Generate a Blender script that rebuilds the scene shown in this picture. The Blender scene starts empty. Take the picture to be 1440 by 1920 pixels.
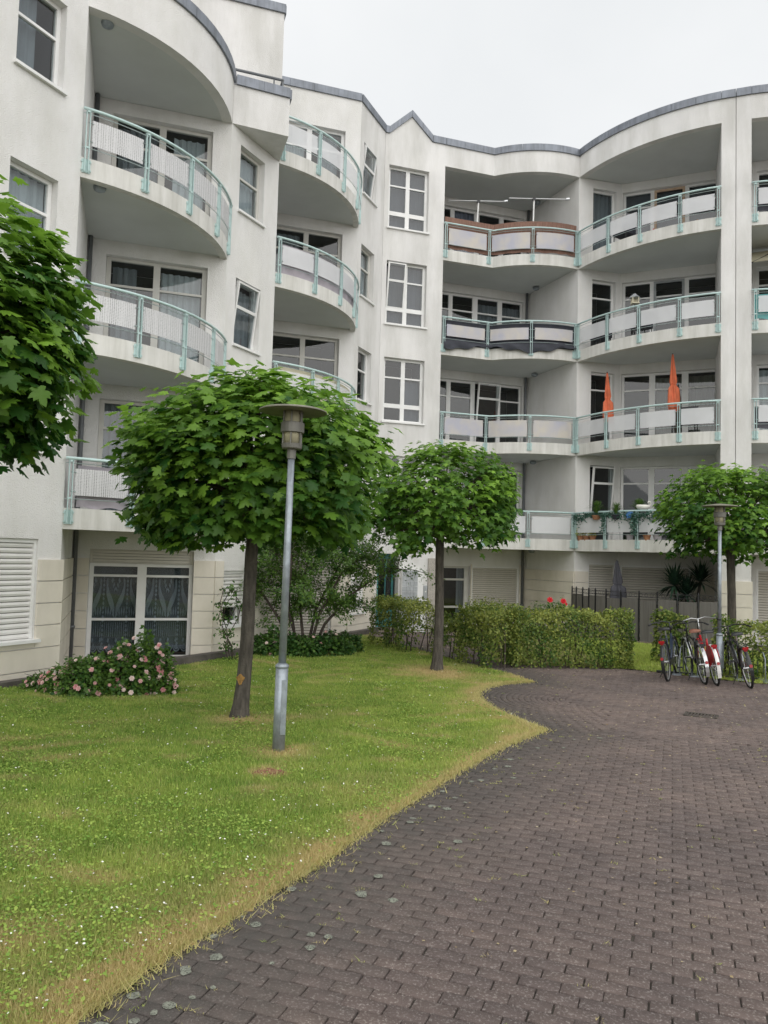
import bpy, math, random
import numpy as np
from mathutils import Matrix, Vector
random.seed(7); RNG = np.random.default_rng(11)
SC = bpy.context.scene
COL = SC.collection
R_ = math.radians

# ------------------------------------------------------------------ camera
F_PX = 1450.0
_up = Vector((710.0, 25960.0, F_PX)).normalized()           # world up seen in camera axes (x right, y up, z forward)
_fw = Vector((0, 0, 1)); _fh = (_fw - _up * _fw.dot(_up)).normalized()
_rt = _up.cross(_fh)
if _rt.x < 0: _rt = -_rt
RW = Matrix((_rt, _fh, _up))
cam_d = bpy.data.cameras.new('camera'); cam = bpy.data.objects.new('camera', cam_d); COL.objects.link(cam)
cr = RW @ Vector((1, 0, 0)); cu = RW @ Vector((0, 1, 0)); cf = RW @ Vector((0, 0, 1))
cam.matrix_world = Matrix(((cr.x, cu.x, -cf.x, 0), (cr.y, cu.y, -cf.y, 0), (cr.z, cu.z, -cf.z, 0), (0, 0, 0, 1)))
cam_d.sensor_fit = 'VERTICAL'; cam_d.sensor_height = 36.0; cam_d.lens = F_PX / 1920.0 * 36.0
cam_d.clip_start = 0.05; cam_d.clip_end = 800
SC.camera = cam

# ------------------------------------------------------------------ sky, sun, exposure
SUN_EL, SUN_AZ = R_(40), R_(160)                             # azimuth clockwise from +Y
wd = bpy.data.worlds.new('World'); SC.world = wd; wd.use_nodes = True
nt = wd.node_tree; nt.nodes.clear()
wo = nt.nodes.new('ShaderNodeOutputWorld'); bg = nt.nodes.new('ShaderNodeBackground'); bg.inputs[1].default_value = 0.1
sky = nt.nodes.new('ShaderNodeTexSky'); sky.sky_type = 'NISHITA'; sky.sun_disc = False
sky.sun_elevation = SUN_EL; sky.sun_rotation = SUN_AZ
mx = nt.nodes.new('ShaderNodeMix'); mx.data_type = 'RGBA'; mx.inputs[0].default_value = 0.93
tc = nt.nodes.new('ShaderNodeTexCoord'); nz = nt.nodes.new('ShaderNodeTexNoise'); nz.inputs['Scale'].default_value = 2.2; nz.inputs['Detail'].default_value = 5
cr_ = nt.nodes.new('ShaderNodeValToRGB')
cr_.color_ramp.elements[0].position = 0.3; cr_.color_ramp.elements[0].color = (5.3, 5.45, 5.5, 1)
cr_.color_ramp.elements[1].position = 0.7; cr_.color_ramp.elements[1].color = (6.3, 6.35, 6.35, 1)
nt.links.new(tc.outputs['Generated'], nz.inputs['Vector']); nt.links.new(nz.outputs[0], cr_.inputs[0])
nt.links.new(sky.outputs[0], mx.inputs[6]); nt.links.new(cr_.outputs[0], mx.inputs[7])
nt.links.new(mx.outputs[2], bg.inputs[0]); nt.links.new(bg.outputs[0], wo.inputs[0])
sl = bpy.data.lights.new('sun', 'SUN'); sl.energy = 1.5; sl.angle = R_(110); sl.color = (1.0, 0.97, 0.92)
so = bpy.data.objects.new('sun', sl); COL.objects.link(so)
_sd = Vector((math.sin(SUN_AZ) * math.cos(SUN_EL), math.cos(SUN_AZ) * math.cos(SUN_EL), math.sin(SUN_EL)))
so.rotation_euler = _sd.to_track_quat('Z', 'Y').to_euler(); so.location = _sd * 40
SC.view_settings.view_transform = 'Standard'; SC.view_settings.look = 'None'
SC.view_settings.exposure = 0.66; SC.view_settings.gamma = 1; SC.view_settings.use_curve_mapping = False
SC.cycles.max_bounces = 8; SC.cycles.transparent_max_bounces = 12

# ------------------------------------------------------------------ materials
def mat(name, col, rough=.6, var=.12, scale=6., bump=0., bscale=60., metal=0., col2=None, stretch=None, spec=.5,
        attr=None, acol=None, lo=.35, hi=.65, alpha=None, emit=0):
    """noise-varied principled; attr: mixes towards acol by a mesh attribute"""
    m = bpy.data.materials.new(name); m.use_nodes = True
    t = m.node_tree; b = t.nodes['Principled BSDF']
    b.inputs['Roughness'].default_value = rough; b.inputs['Metallic'].default_value = metal
    b.inputs['Specular IOR Level'].default_value = spec
    co = t.nodes.new('ShaderNodeTexCoord'); n = t.nodes.new('ShaderNodeTexNoise')
    n.inputs['Scale'].default_value = scale; n.inputs['Detail'].default_value = 6
    src = co.outputs['Object']
    if stretch:
        mp = t.nodes.new('ShaderNodeMapping'); mp.inputs['Scale'].default_value = stretch
        t.links.new(src, mp.inputs[0]); src = mp.outputs[0]
    t.links.new(src, n.inputs['Vector'])
    r = t.nodes.new('ShaderNodeValToRGB')
    c1 = [c * (1 - var) for c in col]; c2 = [min(1, c * (1 + var)) for c in col] if col2 is None else col2
    r.color_ramp.elements[0].position = lo; r.color_ramp.elements[0].color = (*c1, 1)
    r.color_ramp.elements[1].position = hi; r.color_ramp.elements[1].color = (*c2, 1)
    t.links.new(n.outputs[0], r.inputs[0]); out = r.outputs[0]
    if attr:
        a = t.nodes.new('ShaderNodeAttribute'); a.attribute_name = attr
        x = t.nodes.new('ShaderNodeMix'); x.data_type = 'RGBA'
        t.links.new(a.outputs['Fac'], x.inputs[0]); t.links.new(out, x.inputs[6]); x.inputs[7].default_value = (*acol, 1)
        out = x.outputs[2]
    t.links.new(out, b.inputs['Base Color'])
    if bump:
        n2 = t.nodes.new('ShaderNodeTexNoise'); n2.inputs['Scale'].default_value = bscale; n2.inputs['Detail'].default_value = 4
        t.links.new(co.outputs['Object'], n2.inputs['Vector'])
        bm = t.nodes.new('ShaderNodeBump'); bm.inputs['Strength'].default_value = bump; bm.inputs['Distance'].default_value = .01
        t.links.new(n2.outputs[0], bm.inputs['Height']); t.links.new(bm.outputs[0], b.inputs['Normal'])
    if alpha is not None:
        b.inputs['Alpha'].default_value = alpha
    return m

def mixed(m, f, g):
    """adds a finer second noise multiplying the base colour: streaks and blotches"""
    t = m.node_tree; b = t.nodes['Principled BSDF']
    l = b.inputs['Base Color'].links[0].from_socket
    co = t.nodes.new('ShaderNodeTexCoord'); mp = t.nodes.new('ShaderNodeMapping'); mp.inputs['Scale'].default_value = f
    n = t.nodes.new('ShaderNodeTexNoise'); n.inputs['Scale'].default_value = 1; n.inputs['Detail'].default_value = 7; n.inputs['Roughness'].default_value = .65
    t.links.new(co.outputs['Object'], mp.inputs[0]); t.links.new(mp.outputs[0], n.inputs['Vector'])
    r = t.nodes.new('ShaderNodeValToRGB'); r.color_ramp.elements[0].position = .32; r.color_ramp.elements[1].position = .62
    r.color_ramp.elements[0].color = (g, g, g * .97, 1); r.color_ramp.elements[1].color = (1, 1, 1, 1)
    x = t.nodes.new('ShaderNodeMix'); x.data_type = 'RGBA'; x.blend_type = 'MULTIPLY'; x.inputs[0].default_value = 1
    t.links.new(n.outputs[0], r.inputs[0]); t.links.new(l, x.inputs[6]); t.links.new(r.outputs[0], x.inputs[7])
    t.links.new(x.outputs[2], b.inputs['Base Color'])
    return m

def foliage(name, dark, light, transl=.35, rough=.45):
    m = bpy.data.materials.new(name); m.use_nodes = True
    t = m.node_tree; b = t.nodes['Principled BSDF']; o = t.nodes['Material Output']
    a = t.nodes.new('ShaderNodeAttribute'); a.attribute_name = 'tint'
    r = t.nodes.new('ShaderNodeValToRGB'); r.color_ramp.elements[0].color = (*dark, 1); r.color_ramp.elements[1].color = (*light, 1)
    t.links.new(a.outputs['Fac'], r.inputs[0]); t.links.new(r.outputs[0], b.inputs['Base Color'])
    b.inputs['Roughness'].default_value = rough; b.inputs['Specular IOR Level'].default_value = .35
    tr = t.nodes.new('ShaderNodeBsdfTranslucent'); t.links.new(r.outputs[0], tr.inputs[0])
    x = t.nodes.new('ShaderNodeMixShader'); x.inputs[0].default_value = transl
    t.links.new(b.outputs[0], x.inputs[1]); t.links.new(tr.outputs[0], x.inputs[2]); t.links.new(x.outputs[0], o.inputs[0])
    return m

def glassy(name, tint=(.8, .84, .85), ior=1.85):
    m = bpy.data.materials.new(name); m.use_nodes = True
    t = m.node_tree; t.nodes.clear(); o = t.nodes.new('ShaderNodeOutputMaterial')
    tr = t.nodes.new('ShaderNodeBsdfTransparent'); tr.inputs[0].default_value = (*tint, 1)
    g = t.nodes.new('ShaderNodeBsdfGlossy'); g.inputs['Roughness'].default_value = .015
    fr = t.nodes.new('ShaderNodeFresnel'); fr.inputs[0].default_value = ior
    co = t.nodes.new('ShaderNodeTexCoord'); n = t.nodes.new('ShaderNodeTexNoise'); n.inputs['Scale'].default_value = 1.3
    bm = t.nodes.new('ShaderNodeBump'); bm.inputs['Strength'].default_value = .03; bm.inputs['Distance'].default_value = .02
    t.links.new(co.outputs['Object'], n.inputs['Vector']); t.links.new(n.outputs[0], bm.inputs['Height']); t.links.new(bm.outputs[0], g.inputs['Normal'])
    x = t.nodes.new('ShaderNodeMixShader')
    ge = t.nodes.new('ShaderNodeNewGeometry'); om = t.nodes.new('ShaderNodeMath'); om.operation = 'SUBTRACT'; om.inputs[0].default_value = 1; t.links.new(ge.outputs['Backfacing'], om.inputs[1])
    mu = t.nodes.new('ShaderNodeMath'); mu.operation = 'MULTIPLY'; t.links.new(fr.outputs[0], mu.inputs[0]); t.links.new(om.outputs[0], mu.inputs[1])
    t.links.new(mu.outputs[0], x.inputs[0]); t.links.new(tr.outputs[0], x.inputs[1]); t.links.new(g.outputs[0], x.inputs[2])
    t.links.new(x.outputs[0], o.inputs[0]); return m

def perforated(name, col, holes=.3, scale=55., dims=(1, 1, 1)):
    """sheet metal pierced by a raster of small holes"""
    m = bpy.data.materials.new(name); m.use_nodes = True
    t = m.node_tree; b = t.nodes['Principled BSDF']; o = t.nodes['Material Output']
    b.inputs['Base Color'].default_value = (*col, 1); b.inputs['Roughness'].default_value = .45
    tr = t.nodes.new('ShaderNodeBsdfTransparent')
    co = t.nodes.new('ShaderNodeTexCoord'); v = t.nodes.new('ShaderNodeTexVoronoi'); v.inputs['Scale'].default_value = scale; v.inputs['Randomness'].default_value = .15
    r = t.nodes.new('ShaderNodeMapRange'); r.inputs['From Min'].default_value = .25; r.inputs['From Max'].default_value = .45
    r.inputs['To Min'].default_value = min(1, holes * 2.2); r.inputs['To Max'].default_value = holes * .25
    t.links.new(co.outputs['Object'], v.inputs['Vector']); t.links.new(v.outputs['Distance'], r.inputs[0])
    x = t.nodes.new('ShaderNodeMixShader'); t.links.new(r.outputs[0], x.inputs[0]); t.links.new(b.outputs[0], x.inputs[1]); t.links.new(tr.outputs[0], x.inputs[2])
    t.links.new(x.outputs[0], o.inputs[0]); return m

M = {}
M['render'] = mixed(mat('white_render', (.80, .79, .78), .9, .04, 1.2, bump=1.3, bscale=60), (1.6, 1.6, .55), .88)
M['render2'] = mixed(mat('weathered_white_render', (.77, .76, .75), .9, .05, 1.0, bump=.9, bscale=60), (1.9, 1.9, .4), .80)
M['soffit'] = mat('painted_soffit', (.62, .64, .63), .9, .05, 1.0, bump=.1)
M['slab'] = mixed(mat('painted_concrete', (.72, .71, .68), .85, .05, 2.5, bump=.15, bscale=120), (6, 6, .6), .78)
M['base'] = mixed(mat('cream_base', (.76, .71, .62), .85, .05, 2.0, bump=.25, bscale=140), (2, 2, .8), .88)
M['groove'] = mat('groove_mortar', (.22, .20, .17), .9)
M['zinc'] = mixed(mat('zinc_sheet', (.23, .25, .29), .5, .15, 3.0, metal=.35), (14, 14, 1.2), .72)
M['mint'] = mat('mint_metal', (.50, .65, .64), .45, .06, 10.)
M['rod'] = mat('steel_rod', (.42, .50, .50), .35, .08, 10., metal=.5)
M['panel'] = mat('perforated_panel', (.80, .81, .83), .45, .03, 2., alpha=.58)
M['panelb'] = perforated('perforated_panel_coarse', (.66, .66, .67), .36, 42)
M['paneliri'] = mat('frosted_panel', (.50, .50, .58), .4, .05, 2.2, col2=(.60, .56, .50), alpha=.9)
M['white'] = mat('white_frame', (.80, .80, .79), .4, .03, 5)
M['ivory'] = mat('ivory_frame', (.60, .59, .55), .5, .04, 5)
M['bluegrey'] = mat('grey_frame', (.30, .32, .33), .5)
M['oakframe'] = mat('oak_frame', (.50, .36, .25), .5, .1, 9)
M['glass'] = glassy('window_glass')
M['glassd'] = glassy('dim_window_glass', (.5, .54, .55), 1.75)
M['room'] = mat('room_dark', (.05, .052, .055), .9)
M['netcurtain'] = mat('net_curtain', (.58, .59, .60), .9, .08, 2, stretch=(7, 7, .1))
M['greycurtain'] = mat('grey_curtain', (.30, .31, .33), .9, .1, 2, stretch=(7, 7, .1))
M['tancurtain'] = mat('tan_curtain', (.26, .24, .20), .9, .2, 5, stretch=(16, 16, .2))
M['skysheet'] = mat('reflected_sky_sheet', (.13, .13, .15), .9, .04, 2)  # grey sheet behind panes; sky reflection on the glass put into its colour
M['lilac'] = mat('lilac_curtain', (.36, .35, .44), .9, .2, 5, stretch=(16, 16, .2))
M['lace'] = mat('lace_thread', (.42, .44, .48), .9, .1, 40, alpha=.8)
M['net'] = mat('lace_net', (.42, .45, .48), .9, .2, 90, alpha=.28)
M['shutter'] = mat('shutter_slat', (.74, .73, .71), .55, .04, 4)
M['shutterg'] = mat('cream_shutter_slat', (.60, .57, .51), .55, .04, 4)
M['pipe'] = mat('grey_pipe', (.16, .17, .18), .5, .1, 6, metal=.3)
M['galv'] = mixed(mat('galvanised_steel', (.33, .37, .41), .42, .16, 9, metal=.45), (22, 22, 14), .78)
M['lampmetal'] = mat('lamp_metal', (.17, .165, .145), .5, .12, 8, metal=.3)
M['lampdisc'] = mat('lamp_disc', (.21, .20, .16), .55, .15, 8)
M['lampglass'] = mat('lamp_glass', (.44, .41, .28), .25, .08, 6, alpha=.9)
M['teal'] = mat('teal_paint', (.09, .33, .33), .4, .1, 4)
M['darkpanel'] = mat('dark_panel', (.045, .05, .055), .3)
M['granite'] = mat('granite', (.40, .37, .33), .6, .35, 60)
M['letter'] = mat('letterbox_steel', (.42, .44, .46), .35, .1, 6, metal=.5)
M['dark'] = mat('dark_slot', (.02, .02, .022), .6)
M['bark'] = mat('bark', (.085, .075, .062), .95, .35, 9, bump=1.2, bscale=40, stretch=(3, 3, .6))
M['twig'] = mat('twig', (.07, .055, .045), .9, .2, 12)
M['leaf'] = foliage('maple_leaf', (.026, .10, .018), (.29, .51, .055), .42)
M['hedge'] = foliage('hedge_leaf', (.05, .125, .022), (.46, .48, .11), .3)
M['shrub'] = foliage('shrub_leaf', (.03, .10, .022), (.22, .36, .07), .3)
M['rosefol'] = foliage('rose_leaf', (.025, .085, .018), (.16, .28, .045), .3)
M['ivy'] = foliage('ivy_leaf', (.02, .08, .05), (.16, .30, .24), .2)
M['yucca'] = foliage('yucca_leaf', (.01, .03, .02), (.04, .09, .05), .15)
M['pink'] = foliage('pink_petal', (.70, .30, .32), (.86, .74, .68), .3)
M['red'] = mat('red_petal', (.60, .02, .03), .5, .2, 30)
M['white_petal'] = mat('white_petal', (.75, .74, .68), .6)
M['grass'] = foliage('grass_blade', (.145, .285, .04), (.52, .63, .135), .3, .6)
def grass_extra():
    m = M['grass']; t = m.node_tree; b = t.nodes['Principled BSDF']
    l = b.inputs['Base Color'].links[0].from_socket
    a = t.nodes.new('ShaderNodeAttribute'); a.attribute_name = 'dry'
    x = t.nodes.new('ShaderNodeMix'); x.data_type = 'RGBA'; x.inputs[7].default_value = (.62, .50, .25, 1)
    t.links.new(a.outputs['Fac'], x.inputs[0]); t.links.new(l, x.inputs[6])
    for k in list(t.links):
        if k.from_socket == l and k.to_node != x: t.links.new(x.outputs[2], k.to_socket)
grass_extra()
M['turf'] = mat('turf_soil', (.13, .18, .03), .95, .3, 9, col2=(.22, .21, .06), bump=.5, bscale=30, attr='dry', acol=(.36, .26, .11))
M['soil'] = mat('garden_soil', (.10, .085, .06), .95, .3, 6, bump=.5, bscale=20)
M['joint'] = mat('joint_sand', (.065, .057, .047), .95, .3, 14, bump=.3, bscale=80)
M['kerb'] = mat('kerb_stone', (.10, .09, .08), .9, .25, 7, bump=.4, bscale=60)
M['terrace'] = mat('terrace_concrete', (.24, .20, .16), .9, .2, 5, bump=.2)
M['lichen'] = mat('lichen', (.20, .21, .17), .95, .25, 30)
def crusty(m):
    t = m.node_tree; b = t.nodes['Principled BSDF']; co = t.nodes.new('ShaderNodeTexCoord'); n = t.nodes.new('ShaderNodeTexNoise'); n.inputs['Scale'].default_value = 130; n.inputs['Detail'].default_value = 3
    r = t.nodes.new('ShaderNodeMapRange'); r.inputs['From Min'].default_value = .40; r.inputs['From Max'].default_value = .52; r.inputs['To Min'].default_value = .5
    t.links.new(co.outputs['Object'], n.inputs['Vector']); t.links.new(n.outputs[0], r.inputs[0]); t.links.new(r.outputs[0], b.inputs['Alpha'])
crusty(M['lichen'])
M['earth'] = mat('red_brown_earth', (.22, .10, .06), .95, .35, 25, bump=.6, bscale=60)
M['barklichen'] = mat('orange_bark_lichen', (.30, .17, .05), .95, .3, 30)
M['steelgrate'] = mat('iron_grate', (.07, .06, .05), .7, .2, 20)
M['tyre'] = mat('tyre_rubber', (.018, .018, .019), .8)
M['alu'] = mat('bare_aluminium', (.55, .56, .57), .3, .05, 9, metal=.8)
M['black'] = mat('black_paint', (.02, .021, .023), .35)
M['navy'] = mat('dark_blue_paint', (.03, .045, .075), .35)
M['redpaint'] = mat('red_paint', (.55, .012, .025), .3)
M['redlens'] = mat('red_lens', (.30, .008, .012), .2)
M['whitepaint'] = mat('white_paint', (.78, .77, .75), .35)
M['brown'] = mat('brown_leather', (.19, .075, .045), .5)
M['orange'] = mixed(mat('orange_fabric', (.72, .18, .085), .85, .1, 6), (30, 30, 2), .75)
M['greyfab'] = mat('grey_fabric', (.085, .085, .10), .9, .12, 5)
M['charfab'] = mat('charcoal_fabric', (.035, .038, .05), .8, .2, 6)
M['creamfab'] = mat('cream_fabric', (.62, .58, .44), .9, .06, 5)
M['lilacfab'] = mat('mauve_fabric', (.40, .37, .41), .9, .08, 5)
M['reed'] = mixed(mat('reed_mat', (.26, .15, .115), .95, .3, 30, stretch=(8, 8, .3)), (60, 60, 1), .6)
M['fencepanel'] = mixed(mat('fence_panel', (.16, .15, .14), .8, .12, 3, stretch=(20, 20, .5)), (26, 26, .8), .72)
M['terracotta'] = mat('terracotta', (.36, .17, .09), .85)
M['ceramic'] = mat('white_ceramic', (.75, .73, .68), .35)
M['blue'] = mat('blue_glaze', (.03, .13, .32), .4)

# ------------------------------------------------------------------ object helpers
W = {}
class MB:
    def __init__(s): s.v = []; s.f = []
    def add(s, vs, fs):
        k = len(s.v); s.v += [tuple(p) for p in vs]; s.f += [tuple(i + k for i in q) for q in fs]
    def hexa(s, p):                                            # 4 bottom, 4 top (same order, CCW from above)
        s.add(p, [(3, 2, 1, 0), (4, 5, 6, 7), (0, 1, 5, 4), (1, 2, 6, 5), (2, 3, 7, 6), (3, 0, 4, 7)])
    def box(s, c, d, rz=0, T=None):
        x, y, z = d[0] / 2, d[1] / 2, d[2] / 2; ca, sa = math.cos(rz), math.sin(rz)
        ps = [(-x, -y, -z), (x, -y, -z), (x, y, -z), (-x, y, -z), (-x, -y, z), (x, -y, z), (x, y, z), (-x, y, z)]
        if T is not None: ps = [T @ Vector(p) + Vector(c) for p in ps]
        else: ps = [(c[0] + a * ca - b * sa, c[1] + a * sa + b * ca, c[2] + e) for a, b, e in ps]
        s.hexa(ps)
    def prism(s, poly, z0, z1):
        n = len(poly)
        s.add([(x, y, z0) for x, y in poly] + [(x, y, z1) for x, y in poly],
              [tuple(range(n - 1, -1, -1)), tuple(range(n, 2 * n))] + [(i, (i + 1) % n, n + (i + 1) % n, n + i) for i in range(n)])
    def band(s, outer, inner, z0, z1):                         # wall-like strip between two polylines
        n = len(outer); vs = []
        zz = lambda z, i: z[i] if isinstance(z, (list, tuple)) else z
        for i in range(n):
            o, q = outer[i], inner[i]
            vs += [(o[0], o[1], zz(z0, i)), (q[0], q[1], zz(z0, i)), (q[0], q[1], zz(z1, i)), (o[0], o[1], zz(z1, i))]
        fs = [(0, 3, 2, 1), tuple(4 * (n - 1) + k for k in (0, 1, 2, 3))]
        for i in range(n - 1):
            a, b = 4 * i, 4 * i + 4
            fs += [(a, b, b + 3, a + 3), (a + 3, b + 3, b + 2, a + 2), (a + 2, b + 2, b + 1, a + 1), (a + 1, b + 1, b, a)]
        s.add(vs, fs)
    def tube(s, pts, r, n=8, cap=True):
        pts = [Vector(p) for p in pts]; m = len(pts); rs = r if isinstance(r, (list, tuple)) else [r] * m
        vs = []; up = None
        for i, p in enumerate(pts):
            d = (pts[min(i + 1, m - 1)] - pts[max(i - 1, 0)]).normalized()
            if up is None:
                up = Vector((0, 0, 1)) if abs(d.z) < .9 else Vector((1, 0, 0))
            a = (up - d * up.dot(d)).normalized(); b = d.cross(a); up = a
            for k in range(n):
                q = 2 * math.pi * k / n; vs.append(p + (a * math.cos(q) + b * math.sin(q)) * rs[i])
        fs = [(i * n + k, i * n + (k + 1) % n, (i + 1) * n + (k + 1) % n, (i + 1) * n + k) for i in range(m - 1) for k in range(n)]
        if cap: fs += [tuple(range(n - 1, -1, -1)), tuple((m - 1) * n + k for k in range(n))]
        s.add(vs, fs)
    def lathe(s, prof, c=(0, 0, 0), n=24, sx=1, sy=1):
        vs = []; m = len(prof)
        for r, z in prof:
            for k in range(n):
                q = 2 * math.pi * k / n; vs.append((c[0] + r * math.cos(q) * sx, c[1] + r * math.sin(q) * sy, c[2] + z))
        fs = [(i * n + k, i * n + (k + 1) % n, (i + 1) * n + (k + 1) % n, (i + 1) * n + k) for i in range(m - 1) for k in range(n)]
        fs += [tuple(range(n - 1, -1, -1)), tuple((m - 1) * n + k for k in range(n))]
        s.add(vs, fs)
    def ball(s, c, r, n=8, m=5, sz=1):
        s.lathe([(max(.02, math.sin(math.pi * i / m)) * r, -math.cos(math.pi * i / m) * r * sz) for i in range(m + 1)], c, n)
    def torus(s, c, R, r, n=28, k=8, T=Matrix.Identity(3)):
        vs = []
        for i in range(n):
            a = 2 * math.pi * i / n
            for j in range(k):
                b = 2 * math.pi * j / k
                vs.append(Vector(c) + T @ Vector(((R + r * math.cos(b)) * math.cos(a), r * math.sin(b), (R + r * math.cos(b)) * math.sin(a))))
        s.add(vs, [(i * k + j, ((i + 1) % n) * k + j, ((i + 1) % n) * k + (j + 1) % k, i * k + (j + 1) % k) for i in range(n) for j in range(k)])
    def mesh(s, name, m, smooth=False):
        me = bpy.data.meshes.new(name); me.from_pydata(s.v, [], s.f); me.materials.append(m)
        if smooth:
            for p in me.polygons: p.use_smooth = len(p.vertices) <= 4
        me.update(); return me

def link(o, parent=None, local=False):
    COL.objects.link(o)
    if parent is not None:
        o.parent = parent
        if local: W[o] = W[parent] @ o.matrix_basis
        else:
            o.matrix_parent_inverse = W[parent].inverted(); W[o] = o.matrix_basis.copy()
    else: W[o] = o.matrix_basis.copy()
    return o
def tag(o, label=None, cat=None, group=None, kind=None):
    for k, v_ in (('label', label), ('category', cat), ('group', group), ('kind', kind)):
        if v_: o[k] = v_
    return o
def thing(name, label, cat, loc=(0, 0, 0), rz=0., group=None):
    o = bpy.data.objects.new(name, None); o.empty_display_size = .1
    o.matrix_basis = Matrix.Translation(loc) @ Matrix.Rotation(rz, 4, 'Z')
    link(o); return tag(o, label, cat, group)
def part(name, mb, m, parent=None, local=False, smooth=False, basis=None, kind=None):
    me = mb if isinstance(mb, bpy.types.Mesh) else mb.mesh(name, m, smooth)
    o = bpy.data.objects.new(name, me)
    if basis is not None: o.matrix_basis = basis
    link(o, parent, local)
    if kind: o['kind'] = kind
    return o
def np_mesh(name, V, F, m, attrs=None, smooth=False):
    """V (n,3); F (k,j) constant-size faces; attrs: name -> per-vertex floats"""
    me = bpy.data.meshes.new(name); k, j = F.shape
    me.vertices.add(len(V)); me.vertices.foreach_set('co', np.ascontiguousarray(V, np.float32).ravel())
    me.loops.add(k * j); me.loops.foreach_set('vertex_index', np.ascontiguousarray(F, np.int32).ravel())
    me.polygons.add(k); me.polygons.foreach_set('loop_start', np.arange(0, k * j, j, dtype=np.int32))
    me.update(calc_edges=True)
    for a, d in (attrs or {}).items():
        at = me.attributes.new(a, 'FLOAT', 'POINT'); at.data.foreach_set('value', np.ascontiguousarray(d, np.float32))
    me.materials.append(m); return me
def copy_tree(o, parent=None, basis=None):
    c = o.copy(); COL.objects.link(c)
    if parent is not None: c.parent = parent
    if basis is not None: c.matrix_basis = basis; W[c] = basis.copy()
    for ch in list(o.children): copy_tree(ch, c)
    return c

# ------------------------------------------------------------------ plan of the place (metres; eye at 0,0,0)
V2 = lambda x, y: Vector((x, y))
UD = V2(math.cos(R_(63.4)), math.sin(R_(63.4))); VD = V2(math.cos(R_(18.3)), math.sin(R_(18.3))); WD = V2(-VD.y, VD.x)
NO = V2(UD.y, -UD.x)                                           # outward normal of the long stepped facade
A0 = V2(-4.97, 11.97)
P = lambda t: A0 + UD * t
S = lambda k: .30 + 2.8 * (k - 1)                              # underside of slab k
def gz(y): return -1.62 - .48 * min(max((y - 2) / 11, 0), 1)
BASE = -2.3; TOP = 12.13
CL, CRt, ER = P(3.72), P(5.4), P(9.1)
F0 = P(10.8); FS = F0 - VD * .12; FR = F0 + VD * 1.75; FK = F0 + VD * 3.35
BLp = CL - VD * 2.61; DLp = ER - VD * 2.61
GR = V2(4.58, 25.08); GA = GR - VD * 3.8
CO = V2(5.6, 22.63); H1 = V2(6.994, 23.006); PR = V2(8.525, 19.56)
PD = V2(math.cos(R_(-20.3)), math.sin(R_(-20.3))); PIN = V2(-PD.y, PD.x)
HD = V2(2.537, -1.073).normalized(); H2 = H1 + HD * 2.85
PM = PR + PD * .345; PR2 = PR + PD * .71

def arc(a, b, sag, n=14):
    d = b - a; L = d.length; t = d / L; o = V2(t.y, -t.x); r = (L * L / 4 + sag * sag) / (2 * sag)
    c = (a + b) / 2 - o * (r - sag); out = []
    h = math.asin(min(1, L / 2 / r))
    for i in range(n + 1):
        q = -h + 2 * h * i / n; out.append(c + o * (r * math.cos(q)) + t * (r * math.sin(q)))
    return out
def offset(pts, d):
    out = []
    for i, p in enumerate(pts):
        ns = []
        if i > 0: e = (pts[i] - pts[i - 1]).normalized(); ns.append(V2(e.y, -e.x))
        if i < len(pts) - 1: e = (pts[i + 1] - pts[i]).normalized(); ns.append(V2(e.y, -e.x))
        n = sum(ns, V2(0, 0)).normalized(); out.append(p + n * (d / max(.3, n.dot(ns[0]))))
    return out
def alen(pts):
    s = [0.]
    for a, b in zip(pts, pts[1:]): s.append(s[-1] + (b - a).length)
    return s
def at_len(pts, s_, ls):
    s_ = min(max(s_, 0), ls[-1])
    for i in range(len(pts) - 1):
        if s_ <= ls[i + 1] + 1e-9:
            f = (s_ - ls[i]) / max(1e-9, ls[i + 1] - ls[i]); return pts[i].lerp(pts[i + 1], f), (pts[i + 1] - pts[i]).normalized()
    return pts[-1], (pts[-1] - pts[-2]).normalized()
def sub_line(pts, a, b):
    ls = alen(pts); out = [at_len(pts, a, ls)[0]] + [p for p, l in zip(pts, ls) if a + .01 < l < b - .01] + [at_len(pts, b, ls)[0]]
    return out

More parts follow.
